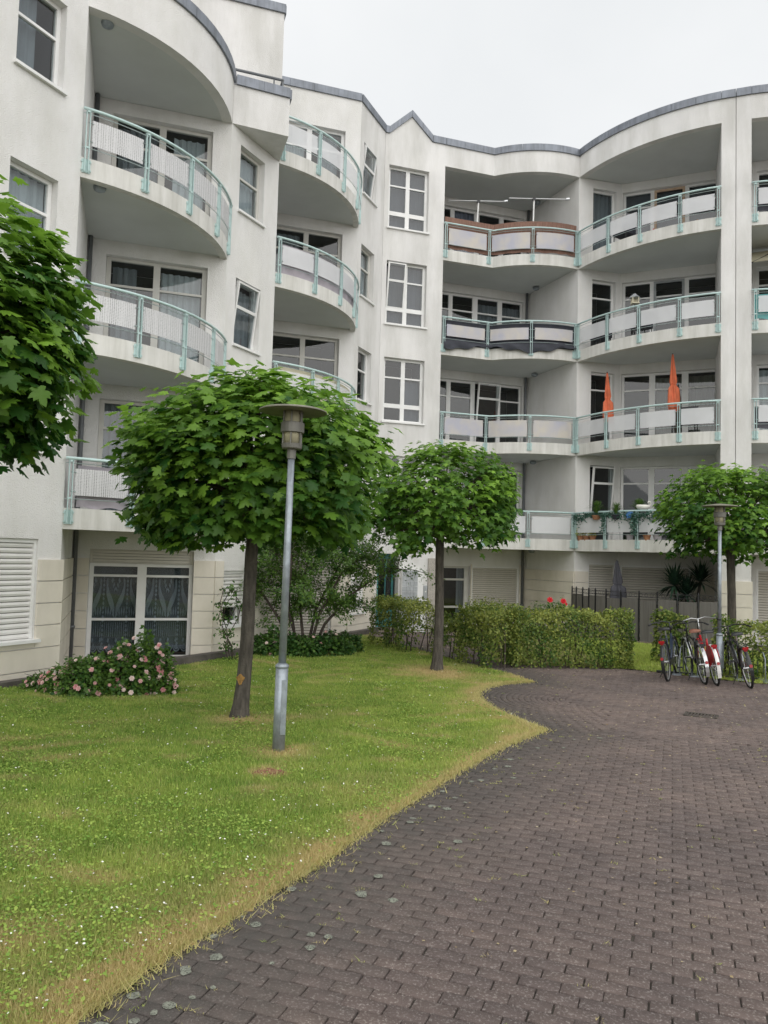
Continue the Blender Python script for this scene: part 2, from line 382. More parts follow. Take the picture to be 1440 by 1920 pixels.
class Plane:
    """vertical plane from A to B, outside on the right of A->B; u along, d outward"""
    def __init__(s, A, B): s.A = A; s.t = (B - A).normalized(); s.L = (B - A).length; s.n = V2(s.t.y, -s.t.x); s.rz = math.atan2(s.t.y, s.t.x)
    def p(s, u, z, d=0.): q = s.A + s.t * u + s.n * d; return (q.x, q.y, z)
    def box(s, mb, u0, u1, z0, z1, d0, d1):                    # d0 < d1
        mb.hexa([s.p(u0, z0, d1), s.p(u1, z0, d1), s.p(u1, z0, d0), s.p(u0, z0, d0), s.p(u0, z1, d1), s.p(u1, z1, d1), s.p(u1, z1, d0), s.p(u0, z1, d0)])
    def holed(s, mb, u0, u1, z0, z1, holes, d0, d1):
        us = sorted({u0, u1, *[min(max(x, u0), u1) for h in holes for x in h[:2]]}); zs = sorted({z0, z1, *[min(max(x, z0), z1) for h in holes for x in h[2:]]})
        nu, nz_ = len(us) - 1, len(zs) - 1
        sol = [[not any(h[0] < (us[i] + us[i + 1]) / 2 < h[1] and h[2] < (zs[j] + zs[j + 1]) / 2 < h[3] for h in holes) for j in range(nz_)] for i in range(nu)]
        ok = lambda i, j: 0 <= i < nu and 0 <= j < nz_ and sol[i][j]
        for i in range(nu):
            for j in range(nz_):
                if not sol[i][j]: continue
                a, b, c, d = us[i], us[i + 1], zs[j], zs[j + 1]
                mb.add([s.p(a, c, d1), s.p(b, c, d1), s.p(b, d, d1), s.p(a, d, d1)], [(0, 1, 2, 3)])
                mb.add([s.p(a, c, d0), s.p(b, c, d0), s.p(b, d, d0), s.p(a, d, d0)], [(3, 2, 1, 0)])
                if not ok(i - 1, j): mb.add([s.p(a, c, d0), s.p(a, c, d1), s.p(a, d, d1), s.p(a, d, d0)], [(0, 1, 2, 3)])
                if not ok(i + 1, j): mb.add([s.p(b, c, d0), s.p(b, c, d1), s.p(b, d, d1), s.p(b, d, d0)], [(3, 2, 1, 0)])
                if not ok(i, j - 1): mb.add([s.p(a, c, d0), s.p(b, c, d0), s.p(b, c, d1), s.p(a, c, d1)], [(0, 1, 2, 3)])
                if not ok(i, j + 1): mb.add([s.p(a, d, d0), s.p(b, d, d0), s.p(b, d, d1), s.p(a, d, d1)], [(3, 2, 1, 0)])

# ------------------------------------------------------------------ building helpers
def wall(bld, pl, u0, u1, z0, z1, holes=(), m='render', th=.3, base=None):
    mb = MB(); pl.holed(mb, u0, u1, z0, z1, list(holes), -th, 0.)
    w = part('wall', mb, M[m], bld)
    if base:                                                   # cream base courses, one panel each, with recessed joints
        btop, bu0, bu1 = base; k = 0
        while True:
            za, zb = max(btop - .33 * (k + 1), BASE), btop - .33 * k - .016
            if zb < BASE + .02: break
            spans = [(bu0, bu1)]
            for h in holes:
                if h[2] < zb - .02 and h[3] > za + .02:
                    new = []
                    for a, b in spans:
                        if h[1] <= a or h[0] >= b: new.append((a, b))
                        else:
                            if h[0] - .005 > a: new.append((a, h[0] - .005))
                            if h[1] + .005 < b: new.append((h[1] + .005, b))
                            if h[2] - za > .06: q = MB(); pl.box(q, max(a, h[0]), min(b, h[1]), za, h[2] - .004, .002, .032); part('base_panel', q, M['base'], w)
                    spans = new
            for a, b in spans:
                if b - a > .03: q = MB(); pl.box(q, a, b, za, zb, .002, .035); part('base_panel', q, M['base'], w)
            k += 1
        q = MB(); 
    return w

def window(bld, pl, u0, u1, z0, z1, cols, bars=(), fm='white', rec=.13, th=.07, curtain=None, sill=True, tilt=None, glass='glass', cz=None, bar=.022, split=None, room=True, slim=()):
    """cols: glazed column ranges; bars: heights of thin glazing bars; split: height of a thick rail"""
    b0, b1 = z0 + .065, z1 - .065
    cuts = sorted([(b - bar, b + bar) for b in bars] + ([(split - .06, split + .06)] if split else []))
    zi = []; lo = b0
    for a, b in cuts: zi.append((lo, a)); lo = b
    zi.append((lo, b1))
    holes = [(a, b, c, d) for a, b in cols for c, d in zi]
    f = MB()
    if tilt is None: pl.holed(f, u0 + .003, u1 - .003, z0 + .003, z1 - .003, holes, -rec - th, -rec)
    else:
        a, b = cols[tilt]; zb = split + .06 if split else b0
        pl.holed(f, u0 + .003, u1 - .003, z0 + .003, z1 - .003, [h for h in holes if not (h[0] == a and h[2] >= zb - .01)] + [(a - .035, b + .035, zb - .02, b1 + .03)], -rec - th, -rec)
    w = part('window', f, M[fm], bld)
    for (a, b, c, d) in holes:
        if tilt is not None and (a, b) == cols[tilt] and c >= (split + .05 if split else b0 - .01): continue
        q = MB(); pl.box(q, a - .004, b + .004, c - .004, d + .004, -rec - .045, -rec - .033); part('pane', q, M[glass], w)
    if tilt is not None:
        a, b = cols[tilt]; zb = (split + .06 if split else b0) - .018
        ax = Vector(pl.p(a, zb, -rec - .03)); T = Matrix.Translation(ax) @ Matrix.Rotation(R_(7.5), 4, Vector((pl.t.x, pl.t.y, 0))) @ Matrix.Translation(-ax)
        hs = [h for h in holes if h[:2] == (a, b) and h[2] >= zb - .01]
        q = MB(); pl.holed(q, a - .03, b + .03, zb, b1 + .025, [(h[0] + .012, h[1] - .012, h[2] + .01, h[3] - .01) for h in hs], -rec - .06, -rec + .005)
        tt = 1
        me = q.mesh('sash', M[fm]); me.transform(T); part('sash', me, None, w)
        for h in hs:
            q = MB(); pl.box(q, h[0] + .01, h[1] - .01, h[2], h[3], -rec - .035, -rec - .023); me = q.mesh('pane', M[glass]); me.transform(T); part('pane', me, None, w)
    if sill:
        q = MB(); pl.box(q, u0 - .04, u1 + .04, z0 - .05, z0 - .004, .002, .06); pl.box(q, u0 + .004, u1 - .004, z0 - .045, z0 + .001, -rec, .002); part('sill', q, M['white'], w)
    if curtain:
        for (cm, ca, cb, c0, c1) in curtain:
            n = max(6, int((cb - ca) / .03)); q = MB(); pts = []
            for i in range(n + 1):
                uu = ca + (cb - ca) * i / n; am = .1 if cm == 'skysheet' else 1; dd = -rec - th - .08 + am * (.025 * math.sin(uu * 42 + ca * 9) + .01 * math.sin(uu * 97))
                pts.append(V2(*pl.p(uu, 0, dd)[:2]))
            q.band(pts, offset(pts, -.006), c0, c1); part('curtain', q, M[cm], w)  # also hangs the flat grey sheets that stand in for reflections on glass
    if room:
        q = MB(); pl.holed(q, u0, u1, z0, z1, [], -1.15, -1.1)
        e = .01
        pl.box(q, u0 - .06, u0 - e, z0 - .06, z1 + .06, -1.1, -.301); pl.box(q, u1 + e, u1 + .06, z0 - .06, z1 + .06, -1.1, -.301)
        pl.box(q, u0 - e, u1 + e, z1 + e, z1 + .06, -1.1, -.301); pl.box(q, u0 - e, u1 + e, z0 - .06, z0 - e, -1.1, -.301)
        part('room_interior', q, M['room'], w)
    return w

def shutter(bld, pl, u0, u1, z0, z1, m='shutter', rec=.05, pitch=.075, closed_to=None, fm='white', sill=True):
    """roller shutter: guide frame and one slat per lath"""
    q = MB(); zb = z0 if closed_to is None else closed_to
    pl.holed(q, u0 + .003, u1 - .003, z0 + .003, z1 - .003, [(u0 + .05, u1 - .05, z0 - .1, z1 - .06)], -rec - .05, -rec + .02)
    f = part('roller_shutter', q, M[fm], bld)
    n = int((z1 - .06 - zb) / pitch); pitch = (z1 - .06 - zb) / n
    s_ = MB(); h = pitch - .008; pr = [(-.018, 0), (-.003, .008), (.004, h * .5), (-.003, h - .008), (-.018, h)]
    vs = []; L = u1 - u0 - .1
    for x in (0, L):
        for d, z in pr: vs.append((x, -d, z))
        vs.append((x, .03, h)); vs.append((x, .03, 0))
    m_ = 7; s_.add(vs, [(i, i + m_, (i + 1) % m_ + m_, (i + 1) % m_) for i in range(m_)] + [tuple(range(m_)), tuple(range(2 * m_ - 1, m_ - 1, -1))])
    me = s_.mesh('slat', M[m])
    for i in range(n):
        o = pl.p(u0 + .05, zb + i * pitch + .004, -rec)
        part('slat', me, None, f, basis=Matrix.Translation(o) @ Matrix.Rotation(pl.rz, 4, 'Z'))
    q = MB(); pl.holed(q, u0 + .03, u1 - .03, zb, z1 - .03, [], -rec - .09, -rec - .06); part('shutter_backing', q, M['groove'], f)
    if sill:
        q = MB(); pl.box(q, u0 - .05, u1 + .05, z0 - .05, z0 - .003, .002, .10); pl.box(q, u0 + .004, u1 - .004, z0 - .05, z0 - .001, -rec - .1, .002); part('sill', q, M['white'], f)
    return f

_pm = MB()
for sx in (-.027, .027):
    _pm.box((sx, -.04, .56), (.011, .05, 1.02))
    for zz in (.09, .23): _pm.box((sx * 1.9, -.014, zz), (.05, .02, .03))
_pm.box((0, -.008, .16), (.13, .014, .22)); _pm.box((0, -.04, 1.035), (.075, .05, .03)); _pm.box((0, -.045, .45), (.06, .02, .03))
for sx in (-.055, .055):
    for zz in (.085, .235): _pm.lathe([(.014, 0), (.014, .02)], (sx, -.02, zz), 6)
POST = _pm.mesh('railing_post', M['mint'])

def balcony(bld, front, rear, k, posts, panel='panel', pz=(.50, .92), inset=.065, rodz=(1.0, .44), label=None):
    """slab with upstand, posts on its face, handrail, rods and one panel per bay"""
    s = S(k); q = MB()
    inner = offset(front, -.14)
    q.band(front, inner, s - .03, s + .30); b = part('balcony', q, M['slab'], bld)
    q = MB(); q.prism(list(inner) + list(rear), s + .012, s + .2); part('balcony_slab', q, M['soffit'], b)
    ls = alen(front); L = ls[-1]
    for f in posts:
        p, t = at_len(front, f * L, ls)
        part('railing_post', POST, None, b, basis=Matrix.Translation((p.x, p.y, s)) @ Matrix.Rotation(math.atan2(t.y, t.x), 4, 'Z'))
    ol = offset(front, .05)
    q = MB(); q.tube([(p.x, p.y, s + 1.075) for p in ol], .026, 8); part('handrail', q, M['mint'], b, smooth=True)
    for z in rodz:
        q = MB(); q.tube([(p.x, p.y, s + z) for p in ol], .0075, 5); part('rail_rod', q, M['rod'], b)
    pl_ = offset(front, .03)
    for a, c in zip(posts, posts[1:]):
        if panel is None: break
        seg = sub_line(pl_, a * L + inset, c * L - inset)
        q = MB(); q.band(seg, offset(seg, -.006), s + pz[0], s + pz[1]); part('railing_panel', q, M[panel], b)
        q = MB()
        for z in (pz[0] + .06, pz[1] - .06):                   # clips that hold the panel to the posts
            for e0, e1 in ((a * L, a * L + inset + .02), (c * L - inset - .02, c * L)):
                sg = sub_line(offset(front, .04), e0, e1); q.tube([(p.x, p.y, s + z) for p in sg], .007, 4)
        part('panel_clip', q, M['rod'], b)
    return b
def screen(front, k, a, c, z0, z1, m, name, label, cat, d=-.02, wav=.02, sag=.0, group=None, skirt=0):
    """fabric hung inside a railing, slightly slack"""
    ls = alen(front); L = ls[-1]; seg0 = sub_line(offset(front, d), a * L, c * L); l2 = alen(seg0)
    n = 70; top = []; rows = []
    pts = [at_len(seg0, l2[-1] * i / n, l2) for i in range(n + 1)]
    zs = [z0 + (z1 - z0) * j / 6 for j in range(7)]; vs = []; fs = []
    for side in (0, .012):
        for j, z in enumerate(zs):
            for i, (p, t) in enumerate(pts):
                o = V2(t.y, -t.x); f = 1 - j / 6
                w = wav * f * math.sin(i * .55 + j * .8 + 1.3 * math.sin(i * .17)) + wav * .5 * f * math.sin(i * 1.3 - j) - side
                zz = S(k) + z - sag * f * abs(math.sin(i * .23 + .4)) + .012 * math.sin(i * .8) * f
                vs.append((p.x + o.x * w, p.y + o.y * w, zz))
    N = n + 1; H = 7 * N
    for j in range(6):
        for i in range(n):
            a_ = j * N + i; fs.append((a_, a_ + 1, a_ + N + 1, a_ + N)); fs.append((H + a_ + N, H + a_ + N + 1, H + a_ + 1, H + a_))
    q = MB(); q.add(vs, fs)
    if skirt:                                                  # slack hem blown over the outside of the lower rod
        vs = []; fs = []; sg = sub_line(offset(front, .085), a * L, c * L); l3 = alen(sg)
        for side in (0, .012):
            for j in range(5):
                for i in range(n + 1):
                    p, t = at_len(sg, l3[-1] * i / n, l3); o = V2(t.y, -t.x); f = 1 - j / 4
                    w = .035 * f * math.sin(i * .5 + j) + .02 * math.sin(i * .23) - side - .07 * (1 - f) ** 2
                    vs.append((p.x + o.x * w, p.y + o.y * w, S(k) + .47 - f * (skirt + .09 * math.sin(i * .145 + 1.2) + .03 * math.sin(i * .6))))
        for j in range(4):
            for i in range(n):
                a_ = j * N + i; fs.append((a_, a_ + 1, a_ + N + 1, a_ + N)); fs.append((5 * N + a_ + N, 5 * N + a_ + N + 1, 5 * N + a_ + 1, 5 * N + a_))
        q.add(vs, fs)
    o = part(name, q, M[m], smooth=True); return tag(o, label, cat, group)
def coping(bld, pts, z, z2=None, h=.20, out=.045, deep=.36, seg=.62):
    ls = alen(pts); L = ls[-1]; n = max(1, round(L / seg))
    for i in range(n):
        sg = sub_line(pts, L * i / n + .003, L * (i + 1) / n - .003); l0 = alen(sg)
        o = offset(sg, out); q_ = offset(sg, -deep)
        zz = [z + (0 if z2 is None else (z2 - z) * (L * i / n + l) / L) for l in l0]
        q = MB(); q.band(o, q_, zz, [a + h for a in zz]); part('coping_sheet', q, M['zinc'], bld)
def fascia(bld, pts, z0, z1, th=.22, m='render'):
    q = MB(); q.band(pts, offset(pts, -th), z0, z1); return part('fascia', q, M[m], bld)
def pipe(bld, x, y, z0, z1, r=.045):
    q = MB(); q.tube([(x, y, z0), (x, y, z1)], r, 8)
    for z in np.arange(z0 + .6, z1, 2.8): q.tube([(x, y, z), (x, y, z + .05)], r * 1.35, 8)
    part('drainpipe', q, M['pipe'], bld, smooth=True)
def bulkhead(bld, x, y, z):
    q = MB(); q.lathe([(.10, 0), (.105, -.03), (.09, -.07), (.05, -.09)], (x, y, z - .004), 14); part('soffit_light', q, M['galv'], bld, smooth=True)

# ------------------------------------------------------------------ the apartment building
B = thing('apartment_building', 'white rendered apartment building with curved balconies and a stepped, curving front', 'building', (-2.0, 18.0, -2.1))
LN = Plane(A0, A0 + UD)                                        # long stepped facade line, u = distance from bay edge
ONE = lambda u0, u1: [(u0 + .075, u1 - .075)]
# left wall
AW = (-1.24, -.40)
hA = [(AW[0], AW[1], S(k) + 1.13, S(k) + 2.51) for k in (1, 2, 3)] + [(-1.26, -.42, -1.38, .10)]
wall(B, LN, -3.2, 0, BASE, 9.5, hA, base=(-.19, -3.2, .035))
for k, cu in ((1, None), (2, [('netcurtain', -1.2, -.45, 6.8 - 5.6 + 3.1, 5.55)]), (3, [('greycurtain', -1.2, -.75, 7.1, 8.35)])):
    window(B, LN, *AW, S(k) + 1.13, S(k) + 2.51, ONE(*AW), (S(k) + 2.51 - .55,), curtain=[('netcurtain', -1.2, -.45, 4.25, 5.58)] if k == 2 else cu)
shutter(B, LN, -1.26, -.42, -1.38, .10)
# bay B: return wall, rear wall with double doors, balconies
PBr = Plane(A0, A0 + WD * 2.62); wall(B, PBr, 0.0, 2.62, BASE, 8.7, base=(-.19, .04, 2.6))
PB = Plane(BLp, CL)
dB = (.33, 2.24); cB = [(.42, 1.21), (1.34, 2.15)]
hB = [(dB[0], dB[1], S(k) + .2, S(k) + 2.54) for k in (1, 2, 3)] + [(.29, 2.20, -2.12, -.03)]
wall(B, PB, -.3, 2.61, BASE, 8.7, hB, base=(-.19, -.2, 2.6))
cur = {1: [('greycurtain', .36, 2.2, .5, 2.8)], 2: [('netcurtain', 1.36, 2.13, 3.4, 5.5), ('greycurtain', .45, .9, 3.4, 5.5)], 3: [('netcurtain', 1.5, 2.1, 6.2, 8.3), ('greycurtain', .45, 1.2, 6.2, 8.3)]}
for k in (1, 2, 3):
    z1 = S(k) + 2.54; window(B, PB, *dB, S(k) + .2, z1, cB, (z1 - .55,), fm='ivory', curtain=cur[k], sill=False)
# ground-floor terrace door with lace curtain and lowered shutter box
w0 = window(B, PB, .29, 2.20, -2.12, -.29, [(.37, 1.16), (1.33, 2.13)], (-.53, -1.36), fm='white', sill=False)
q = MB(); PB.holed(q, .293, 2.197, -.288, -.033, [(.34, 2.15, -.27, -.05)], -.18, -.08); f0 = part('roller_shutter', q, M['shutterg'], B)
for i in range(4):
    q = MB(); PB.box(q, .341, 2.149, -.267 + .055 * i, -.22 + .055 * i, -.14, -.10); part('slat', q, M['shutterg'], f0)
def lace(pl, u0, u1, z0, z1, par):
    q = MB(); n = 40; pts = [V2(*pl.p(u0 + (u1 - u0) * i / n, 0, -.31 + .012 * math.sin(i * .9))[:2]) for i in range(n + 1)]
    q.band(pts, offset(pts, -.003), z0 + .1, z1); part('lace_net', q, M['net'], par)
    g = MB(); d = -.285; c = (u0 + u1) / 2; H = z1 - z0; Wd = u1 - u0
    X = lambda a, b: pl.p(u0 + Wd * a, z0 + H * b, d)
    def poly(ps):
        k = len(g.v); g.v += [X(a, b) for a, b in ps] + [pl.p(u0 + Wd * a, z0 + H * b, d - .004) for a, b in ps]; m = len(ps)
        g.f += [tuple(k + i for i in range(m)), tuple(k + m + i for i in range(m - 1, -1, -1))] + [(k + i, k + m + i, k + m + (i + 1) % m, k + (i + 1) % m) for i in range(m)]
    for cx in (.02, .52):
        for sg in (1, -1):
            mir = lambda ps: [(cx + .24 + sg * a, b) for a, b in (ps if sg > 0 else ps[::-1])]
            poly(mir([(.05, .83), (.075, .86), (.09, .83), (.085, .77), (.12, .70), (.19, .62), (.24, .52), (.24, .40), (.17, .50), (.09, .60), (.055, .68), (.05, .76)]))   # bird: neck, breast, trailing tail
            for j in range(3): poly(mir([(.15 + .03 * j, .82 - .05 * j), (.18 + .03 * j, .86 - .05 * j), (.21 + .02 * j, .83 - .05 * j), (.18 + .02 * j, .79 - .05 * j)]))
            for j in range(4): poly(mir([(.04 + .05 * j, .50 - .02 * j), (.06 + .05 * j, .54), (.075 + .05 * j, .47), (.055 + .05 * j, .43)]))
            for j in range(5): poly(mir([(.04 + .045 * j, .36), (.052 + .045 * j, .36), (.052 + .045 * j, .20), (.04 + .045 * j, .20)]))
        for j in range(16): poly([(cx + .215, .12 + .05 * j), (cx + .24, .10 + .05 * j), (cx + .265, .12 + .05 * j), (cx + .24, .145 + .05 * j)])
    for j in range(6):                                          # scalloped hem
        cx = (j + .5) / 6
        for rr in (.085, .055):
            a = [(cx + rr * math.cos(math.pi + math.pi * i / 8), .10 + rr * .9 * math.sin(math.pi + math.pi * i / 8)) for i in range(9)]
            b = [(cx + (rr - .018) * math.cos(math.pi + math.pi * i / 8), .10 + (rr - .018) * .9 * math.sin(math.pi + math.pi * i / 8)) for i in range(8, -1, -1)]
            poly(a + b)
        poly([(cx - .03, .09), (cx, .06), (cx + .03, .09), (cx, .13)]); poly([(cx - .05, .15), (cx - .02, .13), (cx, .17), (cx - .03, .19)])
    part('lace_curtain', g, M['lace'], par)
lace(PB, .34, 1.2, -2.05, -.33, w0); lace(PB, 1.30, 2.17, -2.05, -.33, w0)
# climbing rainwater pipe in the corner
px, py, _ = PB.p(.04, 0, .09); pipe(B, px, py, -2.1, 8.7)
frB = arc(A0, CL, .55); reB = [CL + WD * .16 - VD * .14, BLp + WD * .1, A0 + WD * .4 - VD * .1]
pB = [.02, .27, .515, .76, .985]
for k in (1, 2, 3): balcony(B, frB, reB, k, pB, 'panelb' if k < 3 else 'panelb')
for k in (1, 2, 3): bulkhead(B, *PBr.p(.35, 0, .28)[:2], S(k + 1) + .02)
# roof over bay B: soffit slab, curved fascia, coping
q = MB(); q.prism(offset(frB, -.2) + reB, 8.705, 8.95); part('roof_soffit', q, M['soffit'], B)
fascia(B, frB, 8.69, 9.55, .2); coping(B, frB, 9.55); coping(B, [P(-3.2), A0 - UD * .01], 9.5)
# wall C and the box that overhangs it
hC = [(4.03, 4.88, S(k) + 1.13, S(k) + 2.51) for k in (1, 2, 3)] + [(3.97, 4.75, -1.50, -.40)]
wall(B, LN, 3.72, 5.4, BASE, 8.7, hC, base=(-.19, 3.70, 5.4))
window(B, LN, 4.03, 4.88, S(3) + 1.13, S(3) + 2.51, ONE(4.03, 4.88), (S(3) + 1.9,), curtain=[('netcurtain', 4.08, 4.83, 7.1, 8.38)], fm='ivory')
window(B, LN, 4.03, 4.88, S(2) + 1.13, S(2) + 2.51, [(4.12, 4.79)], (S(2) + 1.95,), tilt=0, curtain=[('greycurtain', 4.1, 4.85, 4.3, 5.5)])
window(B, LN, 4.03, 4.88, S(1) + 1.13, S(1) + 2.51, ONE(4.03, 4.88), (S(1) + 1.9,))
shutter(B, LN, 3.97, 4.75, -1.50, -.40, closed_to=-1.15)
window(B, LN, 4.02, 4.70, -1.49, -1.0, [(4.09, 4.63)], rec=.15, sill=False)
BX = V2(-2.214, 15.742)
q = MB(); q.prism([CL + NO * .004, BX, CRt + NO * .004, P(5.1) - NO * .28, P(4.0) - NO * .28], 8.702, 9.52); part('overhanging_box', q, M['render2'], B)
coping(B, [CL + VD * .05, BX], 9.521); coping(B, [BX, CRt], 9.52, deep=.3)
# terrace, set-back top storey and terrace rail
q = MB(); q.prism([A0 - UD * 3 - NO * .3, A0 - NO * .3, *offset(frB, -.21)[1:-1], CL - NO * .32, CRt - NO * .32, CRt - VD * 8], 8.96, 9.1); part('terrace_slab', q, M['terrace'], B)
PT = Plane(CRt - VD * 7, CRt); wall(B, PT, 0, 7, 9.1, TOP, m='render2', base=None)
coping(B, [CRt - VD * 7, CRt + VD * .03], TOP)
PTr = Plane(CRt, CRt + WD * 2.62); wall(B, PTr, .012, 2.62, BASE, TOP, m='render2'); coping(B, [CRt, CRt + WD * 2.5], TOP + .002)
q = MB(); a, b = CL + VD * -.3 + WD * .28, BX - VD * .12 + WD * .22
q.tube([(a.x, a.y, 10.02), (b.x, b.y, 10.02)], .03, 8); q.tube([(b.x, b.y, 10.02), (b.x + WD.x * .5, b.y + WD.y * .5, 10.02)], .03, 8)
for f in (.02, .86, 1.0): c = a.lerp(b, f); q.tube([(c.x, c.y, 9.1), (c.x, c.y, 10.02)], .016, 6)
part('terrace_rail', q, M['pipe'], B)
# bay D
PDp = Plane(DLp, ER); dD = (.33, 2.19); cD = [(.42, 1.18), (1.31, 2.11)]
hD = [(dD[0], dD[1], S(k) + .2, S(k) + 2.52) for k in (1, 2, 3, 4)] + [(.33, 2.19, -2.12, -.14)]
wall(B, PDp, -.3, 2.61, BASE, TOP, hD, base=(-.19, -.2, 2.6))
cur = {4: [('netcurtain', .45, 1.15, 9.0, 11.15), ('greycurtain', 1.5, 2.05, 9.0, 11.1)], 3: [('greycurtain', .4, 1.1, 6.2, 8.3)], 2: None, 1: None}
for k in (1, 2, 3, 4):
    z1 = S(k) + 2.52; window(B, PDp, *dD, S(k) + .2, z1, cD, (z1 - .55,), fm='white' if k == 4 else 'ivory', curtain=cur[k], sill=False)
shutter(B, PDp, .33, 2.19, -2.12, -.14, m='shutterg', pitch=.07, sill=False)
frD = arc(CRt, ER, .55); reD = [ER + WD * .16 - VD * .14, DLp + WD * .1, CRt + WD * .4 - VD * .1]
for k in (1, 2, 3, 4): balcony(B, frD, reD, k, [.02, .27, .515, .76, .985], 'panel')
coping(B, [DLp, ER], TOP)
# wall E
PE = Plane(ER, FS); LE = PE.L
hE = [(.23, 1.08, S(k) + 1.04, S(k) + 2.44) for k in (1, 2, 3, 4)] + [(.12, .94, -1.53, -.15)]
wall(B, PE, 0, LE, BASE, TOP, hE, m='render2', base=(-.19, .0, LE + .03))
for k in (1, 2, 3, 4):
    z0, z1 = S(k) + 1.04, S(k) + 2.44
    window(B, PE, .23, 1.08, z0, z1, [(.32, .99)], (z1 - .55,), tilt=0 if k == 4 else None, curtain=[('netcurtain', .3, 1.02, z0 + .05, z1 - .05)] if k == 3 else ([('greycurtain', .3, 1.0, z0, z1)] if k == 4 else None), fm='ivory' if k == 3 else 'white')
shutter(B, PE, .12, .94, -1.53, -.15)
coping(B, [ER, FS], TOP)
# wall F with the little gable
PF = Plane(F0, F0 + VD); FW = (.02, 1.25)
ent = (-.02, .62, -2.14, .05)
hF = [(FW[0], FW[1], S(k) + .69, S(k) + 2.52) for k in (1, 2, 3, 4)] + [ent]
wall(B, PF, -.115, 1.75, BASE, TOP, hF, m='render2')
for k in (1, 2, 3, 4):
    z0, z1 = S(k) + .69, S(k) + 2.52
    window(B, PF, *FW, z0, z1, [(.10, .58), (.70, 1.17)], (z1 - .55,), split=z0 + .47, tilt=0 if k == 3 else None,
           curtain={4: [('skysheet', .08, 1.2, z0, z1 - .06)], 3: [('skysheet', .08, 1.2, z0, z1 - .06)], 2: [('skysheet', .66, 1.2, z0 + .05, z1 - .6)], 1: None}[k])
q = MB(); q.add([PF.p(.0, TOP, .001), PF.p(1.32, TOP, .001), PF.p(.67, TOP + .62, .001), PF.p(.0, TOP, -.3), PF.p(1.32, TOP, -.3), PF.p(.67, TOP + .62, -.3)], [(0, 1, 2), (5, 4, 3), (0, 2, 5, 3), (1, 4, 5, 2)])
part('gable', q, M['render2'], B)
v2 = lambda u: V2(*PF.p(u, 0)[:2])
coping(B, [v2(-.115), v2(-.01)], TOP, seg=.3); coping(B, [v2(-.01), v2(.67)], TOP - .005, TOP + .615, seg=.4); coping(B, [v2(.671), v2(1.335)], TOP + .615, TOP - .005, seg=.4); coping(B, [v2(1.34), FR - VD * .003], TOP, seg=.5)
# bay G: return, rear wall, side wall; front edge straight then bowed
wall(B, Plane(FR, FR + WD * 1.75), .012, 1.75, BASE, TOP)
PG = Plane(GA, GR); gw = (.2, 3.62); cG = [(.32, 1.0), (1.14, 1.84), (2.02, 2.74), (2.90, 3.57)]
hG = [(gw[0], gw[1], S(k) + .2, S(k) + 2.54) for k in (1, 2, 3, 4)] + [(.88, 1.90, -2.1, -.28), (1.95, 3.62, -2.1, -.26)]
wall(B, PG, -.4, 3.8, BASE, 11.5, hG, base=(-.19, -.3, 3.79))
cur = {4: [('lilac', 1.12, 1.95, 9.0, 11.2)], 3: [('greycurtain', 2.0, 3.6, 6.2, 8.25)], 2: None, 1: None}
for k in (1, 2, 3, 4):
    z1 = S(k) + 2.54
    window(B, PG, *gw, S(k) + .2, z1, cG, (z1 - .53,), fm='white', curtain=cur[k], sill=False, tilt=2 if k == 2 else None)
window(B, PG, .88, 1.90, -2.1, -.28, [(1.0, 1.75)], (-.70, -1.56), fm='ivory', sill=False, bar=.03, curtain=[('greycurtain', 1.55, 1.8, -2.0, -.3)])
shutter(B, PG, 1.95, 3.62, -2.1, -.26, m='shutterg', pitch=.065, sill=False)
PS = Plane(GR, CO); wall(B, PS, 0, PS.L, BASE, 11.5, base=(-.30, .02, PS.L))
frG = [FR, FK.lerp(FR, .5), FK] + arc(FK, CO, .30)[1:]
reG = [GR + WD * .1 + VD * .1, FR + WD * 1.8 - VD * .1]
for k in (1, 2, 3, 4): balcony(B, frG, reG, k, [.015, .345, .655, .975], 'paneliri' if k in (2, 3, 4) else 'panel', inset=.09, pz=(.53, .88) if k == 3 else (.46, .94))
q = MB(); q.prism(offset(frG, -.2) + reG, 11.505, 11.75); part('roof_soffit', q, M['soffit'], B)
fascia(B, frG, 11.49, TOP, .2, 'render2'); coping(B, frG, TOP)
px, py, _ = PG.p(3.70, 0, .08); pipe(B, px, py, -2.1, 11.5)
for k in (1, 2, 3, 4, 5): bulkhead(B, *PS.p(.75, 0, .22)[:2], S(k) - .01)
# bay H
PH1 = Plane(CO, H1); PH2 = Plane(H1, H2)
hH1 = [(.47, 1.26, S(k) + .25, S(k) + 2.53) for k in (1, 2, 3, 4)] + [(.45, 1.36, -2.1, -.05)]
hH2 = [(.03, 2.72, S(k) + .2, S(k) + 2.53) for k in (1, 2, 3, 4)] + [(.05, 2.0, -2.1, -.10)]
wall(B, PH1, 0, PH1.L, BASE, 11.5, hH1, base=(-.30, .0, 1.4)); wall(B, PH2, 0, 2.85, BASE, 11.5, hH2, base=(-.30, 2.03, 2.8))
cur = {4: [('skysheet', .08, 2.66, 8.95, 11.2)], 3: None, 2: [('tancurtain', .98, 2.66, 3.4, 5.5)], 1: None}
for k in (1, 2, 3, 4):
    z1 = S(k) + 2.53
    window(B, PH1, .47, 1.26, S(k) + .25, z1, [(.54, 1.19)], (z1 - .52,) if k < 4 else (), sill=False, fm='white', curtain=[('greycurtain', .5, 1.24, 9.1, 11.2)] if k == 4 else None, tilt=0 if k == 1 else None)
    window(B, PH2, .03, 2.72, S(k) + .2, z1, [(.11, .82), (.99, 1.73), (1.91, 2.65)], (z1 - .50,), sill=False, fm='white', curtain=cur[k])
